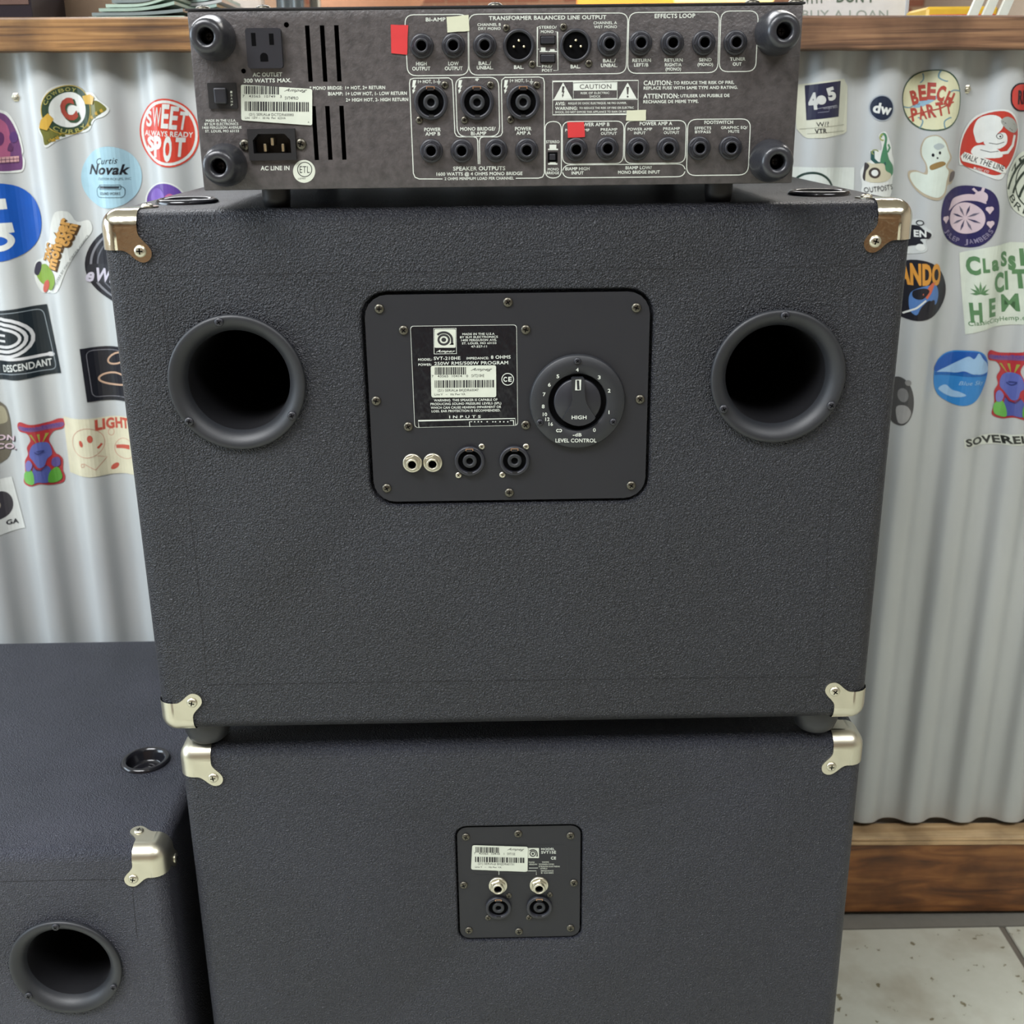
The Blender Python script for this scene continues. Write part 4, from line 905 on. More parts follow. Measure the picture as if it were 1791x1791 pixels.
# black W disc
f = F(); f.ell(218, 462, 72, 66, INK); f.ring(218, 462, 62, 57, 4, fc(120, 122, 130)); f.ring(218, 462, 50, 46, 3, fc(92, 94, 102)); f.poly(blob([(150, 466), (180, 462), (260, 462), (262, 490), (180, 494), (156, 492)]), fc(40, 42, 50)); f.text('eWl', 176, 481, 56, 23, fc(190, 186, 200), shear=0.3, bold=0.03); sticker(f, 'black disc sticker with pale rings, cut off by the upper cabinet edge')
# black rectangle with rounded loops
f = F(); f.poly([(-90, 552), (0, 543), (79, 533), (106, 653), (36, 663), (-66, 668)], fc(26, 36, 42)); f.L += 1; L = f.L; f.stroke(rquad([(-84, 558), (72, 541), (97, 647), (-62, 661)], 12), 1.3, fc(140, 150, 156), L, True)
for rx, ry, wd in ((52, 33, 5.5), (42, 24, 5.5), (32, 15.5, 5)): f.stroke([(-60, 592-ry), (5, 590-ry)]+[(8+rx*0.95*cos(a), 591+ry*sin(a)) for a in [radians(-88+t*16) for t in range(12)]]+[(-60, 594+ry)], wd, fc(200, 202, 202), L)
f.stroke([(-60, 588), (12, 586)], 4, fc(200, 202, 202), L); f.stroke([(-60, 598), (12, 596)], 4, fc(200, 202, 202), L); f.stroke([(-60, 632), (30, 627), (60, 624), (88, 620)], 5, fc(200, 202, 202), L); f.ell(86, 620.5, 7, 4, fc(200, 202, 202), L)
f.text('DESCENDANT', 46, 639.5, 84, 12, WH, L, rot=-0.13, bold=0.02); sticker(f, 'black rectangular sticker with nested white loops above white capitals')
# black with tan loops
f = F(); f.poly([(142, 609), (200, 606), (262, 603), (272, 700), (155, 702)], INK); f.L += 1; L = f.L; f.stroke(rquad([(151, 614), (256, 610), (264, 692), (163, 695)], 10), 1, fc(130, 130, 138), L, True)
f.ring(205, 626, 20, 9, 3, fc(196, 160, 132), L, rot=-0.4); f.ring(200, 663, 29, 10.5, 3, fc(196, 160, 132), L); sticker(f, 'black square sticker with tan oval loops beside the cabinet edge')
# the two blue and green figure stickers (same print, two places)
def figure(ox, oy, k, label):
    f = F(); T = lambda P: [(ox+x*k, oy+y*k) for x, y in P]
    f.poly(blob(T([(-38, -52), (-32, -58), (-14, -53), (12, -55), (28, -60), (40, -59), (40, -49), (34, -42), (20, -38), (13, -25), (18, -12), (24, 0), (30, 4), (36, 12), (36, 30), (40, 42), (36, 52), (20, 54), (2, 50), (-14, 54), (-28, 48), (-24, 30), (-24, 10), (-18, -2), (-20, -14), (-14, -26), (-20, -38), (-34, -42)])), fc(176, 44, 52))
    f.poly(blob(T([(-34, -51), (-14, -48), (10, -50), (36, -54), (35, -46), (10, -42), (-16, -41), (-34, -45)])), fc(112, 70, 124)); f.L += 1; L = f.L
    f.text('SMALL TOWN', ox+1*k, oy-47.5*k, 58*k, 5*k, fc(80, 60, 140), L, rot=-0.06)
    for a, b, c in ((-16, -12, -3), (-4, 0, 1), (8, 13, 4)): f.poly(T([(a, -36), (b, -36), (c, -19)]), fc(150, 150, 60), L)
    f.poly(blob(T([(-15, -8), (-10, -18), (0, -22), (12, -19), (17, -8), (18, 2), (12, 8), (8, 20), (0, 22), (-6, 14), (-10, 8), (-15, 2)])), fc(84, 96, 172)); f.poly(blob(T([(-8, 20), (0, 26), (12, 20), (18, 30), (16, 48), (0, 47), (-8, 48), (-10, 32)])), fc(74, 84, 158))
    f.poly(blob(T([(-24, 30), (-14, 24), (-8, 34), (-8, 50), (-22, 48), (-26, 40)])), fc(100, 176, 74)); f.poly(blob(T([(16, 32), (26, 24), (33, 32), (35, 44), (26, 50), (15, 48)])), fc(84, 160, 50)); f.poly(blob(T([(20, 8), (30, 8), (32, 20), (24, 24), (18, 18)])), fc(84, 70, 140)); f.poly(blob(T([(-22, 14), (-16, 8), (-10, 16), (-14, 26), (-21, 26)])), fc(110, 110, 180))
    f.stroke(blob(T([(-6, -6), (0, -2), (7, -7)])), 1.4, fc(44, 54, 120)); f.stroke(T([(-9, 16), (-4, 24), (4, 26), (12, 18)]), 1.6, fc(96, 40, 70)); sticker(f, label)
figure(71, 794, 1.0, 'red-edged sticker of a blue and green figure under a banner, left of the cabinets')
figure(1768, 675, 1.07, 'red-edged sticker of a blue and green figure at the right edge')
# cream card
f = F(); CM = fc(206, 202, 172); f.poly([(108, 730), (170, 731), (240, 727), (250, 828), (160, 832), (120, 828)], CM); f.L += 1; L = f.L; R2 = fc(190, 76, 58); R3 = fc(196, 140, 120)
f.text('LIGHT', 197, 741, 60, 17, R2, L, bold=0.05, rot=-0.08)
f.ring(155, 773, 27, 25, 1, R3, L, rot=0.3); f.ell(145, 774, 3, 6, R2, L, rot=-0.3); f.ell(160, 766, 4.5, 6.5, R2, L, rot=-0.2); f.stroke([(172, 783), (178, 776)], 3.5, R2, L); f.ring(218, 785, 20, 18, 1, R3, L); f.poly([(200, 780), (228, 777), (228, 785), (201, 786)], R2, L); f.ell(199, 817, 8, 4.5, R2, L, rot=-0.6)
f.stroke([(150, 808), (170, 820), (186, 800), (172, 796)], 1, R3, L); f.ring(192, 757, 5, 6, 1, R3, L); f.ring(148, 812, 3, 3, 1, R3, L); sticker(f, 'cream card sticker with red line drawings and large red capitals')
f = F(); f.poly(blob([(-30, 705), (2, 708), (14, 728), (18, 760), (16, 790), (4, 808), (-30, 812)]), fc(96, 90, 76)); f.poly(blob([(-30, 712), (0, 712), (10, 728), (8, 740), (-10, 744), (-30, 740)]), fc(150, 144, 116)); f.L += 1; L = f.L
for x, y, t, wd in ((4, 767, 'ION', 42, ), (8, 782, 'CO.', 40)): f.text(t, x+1, y+1, wd, 9, INK, L, bold=0.06)
f.L += 1
for x, y, t, wd in ((4, 767, 'ION', 42), (8, 782, 'CO.', 40)): f.text(t, x, y, wd, 9, fc(200, 176, 186), f.L, bold=0.03, shear=0.1)
sticker(f, 'brownish round sticker with pale pink capitals at the left edge')
f = F(); f.poly([(-40, 846), (17, 836), (42, 925), (-20, 940)], WH); f.ell(-2, 884, 22, 24, fc(58, 56, 62)); f.ell(-5, 884, 6, 7, fc(190, 176, 160)); f.text('GA', 19.5, 914, 20, 8, INK, bold=0.03, rot=-0.12); f.text('ATLANTA,', -22, 920, 40, 8, INK, f.L, bold=0.03, rot=-0.12); sticker(f, 'white card sticker with a dark record disc and small capitals')
# ---- right side
f = F(); CR_ = fc(196, 198, 178); f.poly([(1390, 148), (1420, 145), (1476, 138), (1484, 150), (1483, 230), (1477, 234), (1440, 241), (1412, 242), (1406, 238), (1395, 225)], CR_); f.poly([(1409, 149.5), (1469, 141.5), (1465.5, 204), (1411, 210.5)], fc(36, 38, 62)); f.L += 1; L = f.L
f.text('4', 1421, 177, 14, 26, fc(190, 192, 186), L, bold=0.06, rot=-0.1); f.ell(1434, 175, 8, 8, fc(190, 192, 186), L); f.text('5', 1451, 164, 15, 20, fc(190, 192, 186), L, bold=0.06, rot=-0.3); f.stroke([(1428, 190), (1462, 184)], 1, fc(140, 142, 150), L); f.stroke([(1428, 197), (1447, 195), (1447, 189)], 1, fc(120, 122, 140), L, ); f.text('SOUND BOX', 1450, 188, 26, 3.4, fc(150, 152, 160), L, rot=-0.1)
f.text('W/?', 1436, 217, 21, 8, INK, L, bold=0.0, rot=-0.06); f.text('VTR', 1433, 229, 20, 8, INK, L, bold=0.02, rot=-0.06); f.stroke([(1400, 226), (1478, 218)], 0.8, fc(150, 150, 130), L); f.stroke([(1412, 234), (1478, 229)], 0.8, fc(150, 150, 130), L)
sticker(f, 'cream card sticker with a dark navy square and white numerals')
f = F(); f.ell(1540, 189, 20.5, 23, fc(150, 160, 168)); f.ell(1540, 189, 18.5, 21, fc(28, 40, 62)); f.text('dw', 1541, 190, 30, 17, WH, bold=0.04, rot=0.18); sticker(f, 'small navy round sticker with two white lower case letters')
f = F(); f.poly(blob([(1579, 180), (1583, 150), (1608, 127), (1645, 122), (1668, 136), (1678, 165), (1675, 200), (1655, 224), (1620, 228), (1592, 210)]), fc(58, 84, 66)); f.poly(blob([(1580.5, 180), (1585, 151), (1609, 129), (1644, 124), (1666, 138), (1676, 165), (1673, 199), (1654, 222), (1621, 226), (1594, 209)]), fc(204, 204, 166)); f.L += 1; L = f.L
BL = fc(104, 142, 156)
for P in ([(1582, 186), (1594, 188), (1602, 182)], [(1616, 128), (1618, 138), (1612, 144)], [(1644, 124), (1640, 136), (1654, 142)], [(1676, 160), (1664, 158), (1656, 164)], [(1610, 224), (1616, 212), (1608, 206)], [(1650, 224), (1648, 212), (1660, 206)], [(1600, 186), (1620, 178), (1640, 170)]): f.stroke(blob(P)[:9], 2.2, BL, L)
f.poly(blob([(1600, 186), (1620, 172), (1640, 167), (1630, 178), (1612, 188)]), fc(130, 168, 190), L); RR = fc(170, 66, 54); f.L += 1
for i, ch in enumerate('BEECH'): f.text(ch, 1602+i*13.6, 172-12*sin(i*0.8)-2+i*0.5, 12.5, 27-abs(i-2)*2, RR, f.L, bold=0.05, rot=-0.25+i*0.16)
for i, ch in enumerate('PARTY'): f.text(ch, 1602+i*13, 200-i*3.2, 11.5, 22, RR, f.L, bold=0.04, rot=-0.15)
f.stroke([(1592, 206), (1604, 200), (1640, 190), (1664, 178)], 2.2, RR, f.L); sticker(f, 'pale yellow oval sticker with red lettering and blue veins')
f = F(); f.poly(blob([(1680, 285), (1682, 245), (1704, 208), (1738, 192), (1766, 196), (1782, 225), (1778, 262), (1756, 300), (1742, 314), (1712, 302), (1690, 290)]), WH); f.poly(blob([(1683, 284), (1685, 246), (1706, 211), (1738, 195), (1764, 199), (1779, 226), (1775, 261), (1754, 297), (1736, 306), (1712, 298)]), fc(186, 54, 42)); f.L += 1; L = f.L
f.poly(blob([(1708, 240), (1706, 226), (1714, 208), (1732, 201), (1746, 206), (1750, 220), (1742, 232), (1724, 246), (1712, 250)], 4), WH, L); f.poly(blob([(1722, 246), (1740, 234), (1752, 232), (1757, 240), (1755, 252), (1742, 260), (1726, 256)]), WH, L); f.poly(blob([(1702, 268), (1708, 256), (1724, 254), (1742, 262), (1748, 274), (1720, 276)]), WH, L); f.stroke([(1744, 268), (1758, 266), (1768, 254), (1772, 236)], 5, WH, L)
f.ring(1744, 238, 5, 4.5, 1, INK); f.ell(1745, 238.5, 1.6, 1.6, INK, f.L); f.stroke([(1728, 250), (1740, 252), (1752, 248)], 1, INK, f.L); f.stroke([(1716, 262), (1730, 266), (1742, 264)], 1, INK, f.L); f.poly(blob([(1746, 212), (1756, 204), (1770, 210), (1778, 224), (1770, 232), (1756, 226)]), fc(150, 154, 146), f.L)
for q in ((1752, 214), (1760, 220), (1768, 216), (1764, 226)): f.stroke([(q[0]-3, q[1]-2), (q[0]+3, q[1]+2)], 1, INK, f.L)
f.poly([(1682, 274), (1690, 266), (1720, 276), (1752, 290), (1756, 302), (1746, 302), (1716, 290), (1686, 282)], fc(210, 212, 204)); f.text('WALK THE LINE', 1719, 283, 68, 10, INK, rot=0.34, bold=0.01); f.text('MUSIC CO', 1716, 297, 22, 4, WH, rot=0.3); sticker(f, 'red oval sticker with a white bushy profile and a ribbon')
f = F(); f.poly(rrect(1763, 145, 1850, 195, 20), INK); f.poly(rrect(1765.5, 147.5, 1848, 192.5, 18), fc(206, 62, 54)); f.text('RICKS', 1802, 170, 50, 22, INK, bold=0.05); sticker(f, 'red rounded sticker with black lettering at the upper right edge')
f = F(); GR = fc(66, 128, 92); f.poly(blob([(1534, 236), (1545, 230), (1552, 244), (1556, 256), (1558, 270), (1562, 284), (1560, 312), (1556, 342), (1530, 350), (1508, 342), (1508, 322), (1506, 300), (1514, 286), (1522, 278), (1520, 264), (1530, 262), (1538, 262), (1538, 250)]), WH); f.L += 1; L = f.L
f.poly(blob([(1540, 262), (1545, 246), (1548, 262), (1552, 278), (1560, 290), (1560, 304), (1552, 308), (1540, 292), (1536, 282)]), GR, L); f.stroke(blob([(1537, 240), (1542, 234), (1546, 240), (1545, 252), (1543, 262)])[:14], 4, GR, L); f.ring(1540, 240, 4, 5, 2.4, fc(150, 160, 84), L, a0=1, a1=5); f.stroke([(1550, 252), (1553, 258), (1549, 266)], 3, GR, L); f.stroke([(1524, 264), (1524, 278), (1532, 286), (1546, 286)], 6, fc(40, 82, 80), L); f.ring(1528, 266, 5, 4, 2, fc(130, 140, 80), L, a0=2, a1=6)
f.poly(blob([(1512, 296), (1516, 284), (1524, 286), (1542, 286), (1546, 298), (1556, 304), (1554, 312), (1540, 318), (1518, 318), (1512, 312)]), fc(188, 184, 156)); f.poly(blob([(1513, 284), (1519, 290), (1514, 300), (1512, 316), (1509, 310), (1511, 296)]), fc(50, 44, 46), f.L); f.ell(1527, 302, 9.5, 9.5, fc(64, 56, 52)); f.ell(1527, 302, 5.5, 5.5, WH)
f.text("OUTPOST'S", 1535, 329, 50, 9, INK, bold=0.0, rot=-0.12); sticker(f, 'cut-out sticker of green tentacles rising from a cream camera')
f = F(); f.poly([(1384, 292), (1497, 293), (1495, 345), (1384, 345)], fc(198, 206, 200)); f.ring(1420, 338, 36, 36, 4, fc(36, 60, 54)); sticker(f, 'pale rectangular sticker with a dark green arc behind the upper cabinet')
f = F(); f.poly(blob([(1612, 256), (1620, 240), (1636, 236), (1650, 246), (1656, 262), (1662, 276), (1654, 292), (1670, 300), (1664, 320), (1654, 324), (1650, 340), (1636, 350), (1616, 344), (1602, 330), (1592, 312), (1592, 300), (1604, 298), (1616, 302), (1618, 288), (1612, 272)]), fc(170, 158, 134)); f.poly(blob([(1614, 257), (1621, 242), (1636, 238), (1648, 248), (1654, 263), (1658, 276), (1650, 290), (1656, 300), (1652, 316), (1648, 336), (1636, 345), (1618, 340), (1604, 328), (1595, 312), (1596, 303), (1606, 301), (1620, 305), (1620, 288), (1614, 272)]), fc(196, 208, 196)); f.L += 1
f.ell(1629, 271, 2.2, 3, INK, f.L); f.ell(1640, 267, 2, 2.8, INK, f.L); f.ell(1636, 276, 1.6, 1.6, INK, f.L); f.poly(blob([(1624, 290), (1634, 284), (1646, 282), (1650, 287), (1638, 293), (1626, 297)]), fc(140, 112, 64), f.L); f.poly(blob([(1660, 302), (1670, 300), (1668, 312), (1658, 318)]), fc(96, 88, 84), f.L); f.poly(blob([(1630, 255), (1640, 250), (1648, 256), (1636, 262)]), fc(160, 172, 172), f.L); sticker(f, 'pale ghost-shaped cut-out sticker holding a brown bun')
f = F(); NV = fc(40, 36, 84); f.poly(blob([(1643, 372), (1650, 344), (1672, 328), (1700, 325), (1728, 332), (1742, 352), (1743, 384), (1732, 412), (1710, 430), (1684, 432), (1660, 420), (1646, 400)]), NV); f.L += 1; L = f.L; PK = fc(196, 176, 184)
f.poly(blob([(1662, 360), (1668, 348), (1684, 342), (1700, 340), (1716, 344), (1722, 356), (1710, 352), (1690, 352), (1674, 358), (1660, 368)]), PK, L); f.poly(blob([(1704, 344), (1714, 334), (1724, 340), (1722, 352), (1710, 352)]), PK, L); f.stroke([(1711, 338), (1704, 330)], 4, PK, L); f.stroke([(1716, 338), (1719, 328)], 4, PK, L)
f.ell(1691, 382, 29, 27.5, PK); f.L += 1
for i in range(8): a = i*pi/4+0.35; f.poly([(1691+3*cos(a), 382+3*sin(a)), (1691+15*cos(a)-2*sin(a), 382+15*sin(a)+2*cos(a)), (1691+24*cos(a), 382+24*sin(a)), (1691+15*cos(a)+2*sin(a), 382+15*sin(a)-2*cos(a))], fc(96, 92, 110) if i % 2 else fc(60, 58, 88), f.L)
for x, y in ((1653, 384), (1727, 367), (1728, 392)): f.ell(x-2.4, y-2, 4, 4, PK, f.L); f.ell(x+2.6, y-2.6, 4, 4, PK, f.L); f.poly([(x-6, y-1), (x+6.4, y-1.6), (x, y+7)], PK, f.L)
f.arctext('JULEP JAMBERS', 1692, 380, 43, 8, fc(130, 122, 150), radians(152), radians(28), inward=True); sticker(f, 'dark purple oval sticker with a leaping rabbit over a citrus wheel')
f = F(); GB = fc(44, 56, 48); f.ell(1818, 322, 60, 63, fc(196, 204, 188)); f.ell(1818, 322, 40, 46, fc(190, 198, 182)); f.L += 1
for i in range(5): f.ring(1846, 372-i*4, 36+i*13, 40+i*13, 4.5, GB, f.L, a0=radians(196), a1=radians(240+i*4), n=14)
f.ring(1818, 322, 39, 45, 2.2, GB, f.L); f.arctext('BREWING', 1818, 322, 52, 11, GB, radians(160), radians(20), inward=True, bold=0.0); f.arctext('ZEBRA', 1818, 322, 50, 11, GB, radians(-160), radians(-20), bold=0.0); sticker(f, 'pale green round sticker with dark curved stripes at the right edge')
f = F(); f.poly(blob([(1580, 392), (1600, 384), (1612, 384), (1614, 394), (1624, 402), (1628, 412), (1616, 420), (1618, 436), (1606, 442), (1580, 440)]), fc(186, 192, 190)); f.poly(blob([(1582, 398), (1604, 394), (1614, 402), (1625, 408), (1622, 416), (1608, 418), (1612, 426), (1596, 430), (1582, 430)]), INK); f.text('EN', 1608, 408, 18, 11, WH, bold=0.04); f.ell(1608, 432, 7, 6, WH, f.L); f.ring(1608, 389.5, 5, 4, 1.6, INK); sticker(f, 'small black and white cut-out sticker behind the right metal corner')
f = F(); f.ell(1602, 507, 55, 53, INK); f.text('MANDO', 1602, 479, 84, 34, fc(206, 140, 50), bold=0.05); f.L += 1; L = f.L; f.poly(blob([(1592, 512), (1612, 500), (1634, 498), (1640, 516), (1634, 532), (1622, 524), (1608, 536), (1600, 550), (1590, 540)]), fc(74, 116, 176), L); f.L += 1; f.poly(blob([(1596, 508), (1612, 503), (1622, 508), (1610, 522), (1596, 520)]), INK, f.L); f.poly([(1610, 514), (1626, 494), (1633, 492), (1625, 512), (1618, 522)], fc(198, 96, 66), f.L); f.stroke([(1580, 548), (1600, 538), (1616, 524)], 3, WH, f.L); f.poly(blob([(1622, 528), (1632, 524), (1630, 540), (1620, 546)]), INK, f.L); sticker(f, 'black round sticker with yellow capitals over blue and orange shapes')
f = F(); f.poly([(1681, 443), (1720, 432), (1770, 424), (1850, 426), (1850, 560), (1790, 567), (1730, 573), (1687, 584)], fc(196, 206, 190)); G2 = fc(84, 128, 84); f.L += 1; L = f.L
for ch, x, y, wd, h in (('C', 1701, 464, 21, 29), ('L', 1721, 463, 12, 23), ('a', 1738, 459, 15, 19), ('S', 1757, 453, 14, 24), ('s', 1773, 455, 14, 25), ('I', 1790, 450, 7, 27), ('C', 1806, 450, 20, 27), ('C', 1748, 494, 22, 32), ('I', 1763.5, 491, 6, 30), ('T', 1786, 488, 24, 30), ('Y', 1812, 486, 22, 30), ('H', 1704, 545, 20, 31), ('E', 1734, 537, 15, 30), ('M', 1769, 530, 30, 31), ('P', 1808, 526, 20, 30)): f.text(ch, x, y, wd, h if ch not in 'as' else h*1.3, G2, L, bold=0.05 if ch != 'M' else 0.01, rot=-0.06)
for i in range(7): a = radians(-90+(i-3)*30); l = 17-abs(i-3)*1.6; f.poly([(1711, 513), (1711+l*0.6*cos(a)-2.2*sin(a), 513+l*0.6*sin(a)+2.2*cos(a)), (1711+l*cos(a)*1.3, 513+l*sin(a)*1.3), (1711+l*0.6*cos(a)+2.2*sin(a), 513+l*0.6*sin(a)-2.2*cos(a))], G2, L)
f.text('ClassicCityHemp.com', 1750, 559, 118, 8, G2, L, rot=-0.1, bold=0.01); sticker(f, 'pale green card sticker with hand-drawn green capitals and a leaf')
f = F(); f.poly(blob([(1635, 660), (1640, 635), (1658, 618), (1685, 612), (1712, 614), (1727, 630), (1728, 655), (1718, 680), (1700, 702), (1675, 708), (1650, 698), (1638, 682)]), fc(40, 124, 196)); f.poly(blob([(1637, 650), (1640, 636), (1658, 620), (1685, 614), (1712, 616), (1725, 632), (1727, 650), (1700, 655), (1660, 654)]), fc(24, 82, 168)); f.L += 1; L = f.L; SK = fc(140, 180, 214)
f.poly(blob([(1640, 653), (1660, 642), (1672, 634), (1690, 622), (1700, 626), (1708, 616), (1716, 626), (1726, 636), (1727, 651), (1700, 653), (1684, 648), (1670, 652)]), SK, L); f.poly([(1637, 652), (1727, 652), (1726, 657), (1637, 657)], fc(24, 92, 168), L); f.poly(blob([(1644, 682), (1656, 674), (1666, 682), (1676, 684), (1686, 690), (1664, 694)]), SK, L); f.text('Blue Sky', 1697, 668, 44, 7, SK, L, shear=0.4, bold=0.0, rot=-0.05); sticker(f, 'blue round sticker of sea and white clouds')
f = F(); f.ell(1572, 701, 23, 42, fc(70, 70, 70)); f.L += 1; f.ell(1578, 690, 8, 12, fc(120, 120, 118), f.L); f.ell(1586, 668, 5, 5, fc(130, 130, 128), f.L); f.poly(blob([(1568, 712), (1582, 708), (1590, 720), (1582, 736), (1570, 738)]), fc(150, 150, 148), f.L); sticker(f, 'grey photographic oval sticker half hidden by the cabinet edge')
f = F(); f.poly([(1682, 766), (1740, 760), (1800, 756), (1850, 754), (1850, 770), (1790, 776), (1740, 778), (1684, 781)], fc(200, 206, 192)); f.text('SOVEREIGN', 1757, 768, 144, 12.5, fc(40, 44, 40), bold=0.04, rot=-0.06, shear=-0.1); sticker(f, 'thin pale strip sticker with black wide capitals')

# ------------------------------------------------------------------ things on the bar counter
zc0 = lambda x: (wpt(x, zt_, -4)).z
def bx(name, parent, x0, x1, y0, y1, z0, z1, m, bev=0.03): return rbox(name, parent, x0, x1, y0, y1, z0, z1, bev, m, 1)
def xat(px, Y): return onY(px, 10, Y)[0]
Yc = 22.0; Z0 = zc0(xat(100, Yc))
x0, x1 = xat(-60, Yc), xat(55, Yc)
o = empty('storage_box', ((x0+x1)/2, Yc+3, Z0)); tag(o, 'black box with a brown label band at the left end of the counter', 'box')
bx('shell', o, x0, x1, Yc, Yc+6, Z0, Z0+4, fc(30, 24, 34)); bx('band', o, x0+0.6, x1-0.1, Yc-0.03, Yc, Z0+0.75, Z0+1.15, fc(96, 74, 66), 0.01)
Yc = 26.4; x0, x1 = xat(62, Yc), xat(208, Yc)
o = empty('open_tub', ((x0+x1)/2, Yc+3, Z0)); tag(o, 'shallow brown tub with a pale rim on the counter', 'tub')
bx('front_panel', o, x0+0.25, x1, Yc, Yc+0.1, Z0, Z0+1.5, fc(124, 104, 84)); bx('back_panel', o, x0, x1, Yc+6, Yc+6.1, Z0, Z0+1.5, fc(124, 104, 84)); bx('rim', o, x0, x1+0.3, Yc-0.08, Yc+0.15, Z0+1.5, Z0+1.62, fc(196, 188, 172), 0.04); bx('corner_post', o, x0-0.1, x0+0.25, Yc-0.06, Yc+0.3, Z0, Z0+1.75, fc(196, 212, 214), 0.06); bx('bottom', o, x0, x1, Yc, Yc+6, Z0, Z0+0.1, fc(124, 104, 84))
for a, b, c, lab in ((78, 118, (214, 168, 168), 'pink paper card standing in the tub'), (128, 198, (110, 150, 200), 'blue paper card standing in the tub')):
    bme_ = rbox('paper_card', None, xat(a, Yc+2), xat(b, Yc+2), Yc+2, Yc+2.06, Z0+0.1, Z0+2.4, 0.01, fc(*c), 1); tag(bme_, lab, 'card')
bme_ = rbox('paper_card', None, xat(206, Yc+7), xat(262, Yc+7), Yc+7, Yc+7.06, Z0, Z0+3.2, 0.01, fc(206, 112, 124), 1); tag(bme_, 'red paper card standing behind the green sheet stack', 'card')
def sheet_stack(pa, pb, Y, n, col, cols, label, rise, lean):
    z0 = zc0(xat((pa+pb)/2, Y)); xa, xb = xat(pa, Y), xat(pb, Y)
    st = empty('paper_stack', ((xa+xb)/2, Y+2, z0)); tag(st, label, 'paper stack')
    for i in range(n):
        z = z0+0.004+i*0.17; a = xa+lean*i+random.uniform(-0.15, 0.15); b = xb-0.12*i+random.uniform(-0.2, 0.2); P = []; k = 14
        top = []
        for j in range(k+1):
            t = j/k; x = a+(b-a)*t; zz = z+rise*(i/n)*max(0, (t-0.35)/0.65)**2; P.append((x, zz)); top.append((x, zz+0.13))
        MB().prism(P+top[::-1], Y+random.uniform(-0.2, 0.1), Y+5, fc(*cols[i % len(cols)])).build('sheet', st)
sheet_stack(148, 318, 20.6, 7, None, ((168, 192, 176), (120, 134, 134), (150, 176, 162)), 'pale green stack of curled paper sheets on the counter', 0.9, 0.28)
sheet_stack(300, 405, 24.5, 9, None, ((160, 190, 184), (190, 198, 200)), 'blue-green stack of loose sheets behind the amplifier corner', 0.3, 0.05)
o = rbox('folded_cloth', None, xat(362, 30), xat(462, 30), 30, 34, zc0(0), zc0(0)+3.2, 0.3, fc(214, 204, 192), 3); tag(o, 'cream folded cloth on the counter behind the amplifier', 'cloth')
o = empty('grey_curtain', (xat(492, 80), 80, 0)); tag(o, 'grey blue hanging cloth beyond the counter', 'cloth')
s_ = MB(); vs = []; xa, xb = xat(462, 80), xat(532, 80)
for i in range(41):
    t = i/40; x = xa+(xb-xa)*t
    for z in (30, 70): vs.append((x, 80+0.5*sin(t*22), z))
s_.add(vs, [(2*i, 2*i+2, 2*i+3, 2*i+1) for i in range(40)], fc(136, 146, 150), True).build('drape', o)
rod = MB().lathe((xa-1, 80, 70), [(0.4, 0), (0.4, xb-xa+2)], M['screw'], axis='X+', seg=12, closed=True).build('rod', o)
MB().lathe((xa-1, 80, 0), [(0.5, 0), (0.5, 70)], M['screw'], axis='Z+', seg=12).build('post', o); MB().lathe((xb+1, 80, 0), [(0.5, 0), (0.5, 70)], M['screw'], axis='Z+', seg=12).build('post', o)
# globe lamp and glowing sign beyond
gx_, gz_ = onY(642, -72, 110); gr = px_r(110, 642, -40, 118)
o = empty('globe_lamp', (gx_, 110, 0)); tag(o, 'round peach-coloured globe lamp beyond the counter', 'lamp')
gm = mat('peach_glass', (238, 176, 140), 0.35, emit=0.06)
MB().lathe((gx_, 110, gz_), [(gr*sin(pi*k/24), -gr*cos(pi*k/24)) for k in range(25)], gm, axis='Z+', seg=40).build('globe', o)
MB().lathe((gx_, 110, 0), [(5, 0), (5, 1), (0.6, 1.4), (0.6, gz_-gr+0.3), (2, gz_-gr+0.4), (2, gz_-gr+1.2)], M['screw'], axis='Z+', seg=24, closed=True).build('stand', o)
sx0, sz0 = onY(1010, 20, 150); sx1, sz1 = onY(1345, -70, 150)
o = empty('glowing_sign', ((sx0+sx1)/2, 150, 0)); tag(o, 'orange glowing sign beyond the counter behind the amplifier', 'sign')
def glow_nodes(nt, b, tc):
    g = nt.nodes.new('ShaderNodeTexNoise'); g.inputs['Scale'].default_value = 3; nt.links.new(tc.outputs['Object'], g.inputs['Vector'])
    c = ramp(nt, g.outputs['Fac'], [(0.35, (226, 130, 40)), (0.6, (250, 180, 70))]); nt.links.new(c, b.inputs['Emission Color']); b.inputs['Emission Strength'].default_value = 0.2
MB().prism(rrect(sx0, 50, sx1, sz1, 2), 150, 151.5, mat('orange_backlit_panel', (230, 140, 50), 0.5, nodes=glow_nodes)).build('panel', o)
tube = mat('lit_tube', (255, 214, 130), 0.4, emit=0.8)
for pxx in (1180, 1262): X, Z = onY(pxx, -4, 149); MB().lathe((X, 149, Z), [(0.7, 0), (0.8, 7.5)], tube, axis='X+', seg=12, closed=True).build('tube', o)
MB().box((sx0+sx1)/2-0.6, (sx0+sx1)/2+0.6, 150, 151.2, 0, 50.5, M['screw']).build('post', o)
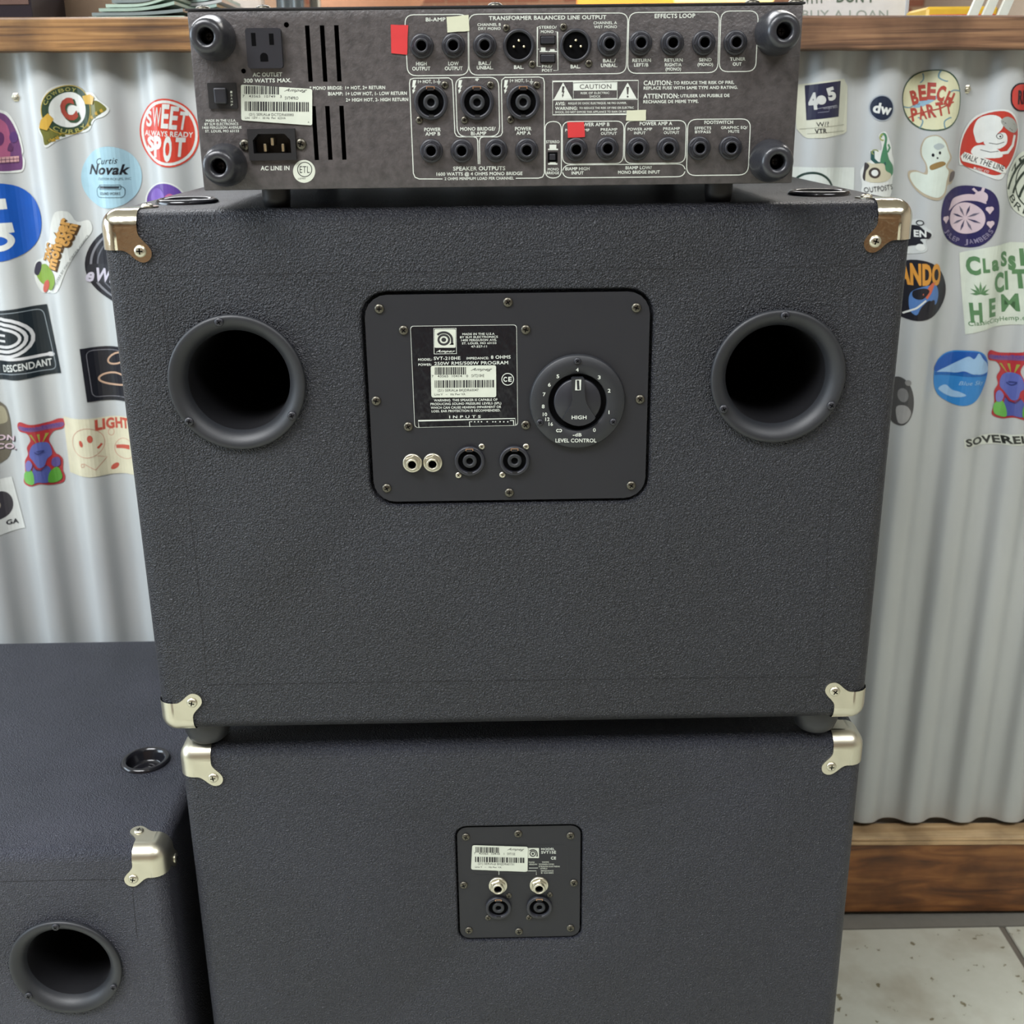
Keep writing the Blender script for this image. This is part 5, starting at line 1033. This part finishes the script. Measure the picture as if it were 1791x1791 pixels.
# white board with green lettering
Yb = 27.0; zb0 = zc0(xat(1490, Yb)); x0, x1 = xat(1385, Yb), xat(1588, Yb)
o = empty('notice_board', ((x0+x1)/2, Yb, zb0)); tag(o, 'white notice with dark green capitals standing on the counter', 'sign')
bx('board', o, x0, x1, Yb, Yb+0.25, zb0, zb0+9, fc(214, 212, 208)); bx('edge_strip', o, x1-0.12, x1+0.04, Yb-0.03, Yb+0.3, zb0, zb0+9, fc(170, 176, 186), 0.01)
f = Flat(0.004); NG = fc(90, 108, 92); f.text('WHY', 1420, -5, 44, 22, NG, 1, rot=-0.05); f.text("DON'T", 1496, -6, 66, 19, NG, 1, bold=0.03); f.text('BUY A LOAN', 1478, 25, 150, 15, fc(150, 160, 148), 1, bold=0.0)
f.build('lettering', o, PlaneY(Yb), (x0+3, Yb, zb0+2), base=0.01)
# packet and rack at the right
Yp = 24.0; zp = zc0(xat(1680, Yp)); x0, x1 = xat(1622, Yp), xat(1748, Yp)
o = empty('snack_packet', ((x0+x1)/2, Yp+1, zp)); tag(o, 'yellow and red packet lying on the counter', 'packet')
h = onY(1680, 11, Yp)[1]-zp; bx('packet_body', o, x0, x1, Yp, Yp+3, zp, zp+h, fc(222, 176, 40), 0.12); bx('red_band', o, x0+0.15, x1-0.15, Yp-0.03, Yp+0.02, zp+0.03, zp+h*0.55, fc(214, 84, 70), 0.01)
Yr = 21.5; zr = zc0(xat(1730, Yr))
o = empty('white_rack', (xat(1730, Yr), Yr, zr)); tag(o, 'white rack with three leaning bars at the right of the counter', 'rack')
for a in (1703, 1728, 1755):
    xa = xat(a, Yr); MB().prism([(xa-0.22, zr+0.1), (xa+0.2, zr+0.1), (xa+2.3, zr+6), (xa+1.9, zr+6)], Yr, Yr+0.25, fc(206, 212, 200)).build('bar', o)
bx('base', o, xat(1692, Yr), xat(1768, Yr), Yr, Yr+3, zr, zr+0.12, fc(206, 212, 200)); bx('top_rail', o, xat(1692, Yr)+1.8, xat(1768, Yr)+2.6, Yr, Yr+0.4, zr+5.9, zr+6.2, fc(206, 212, 200))

#@@COUNTER
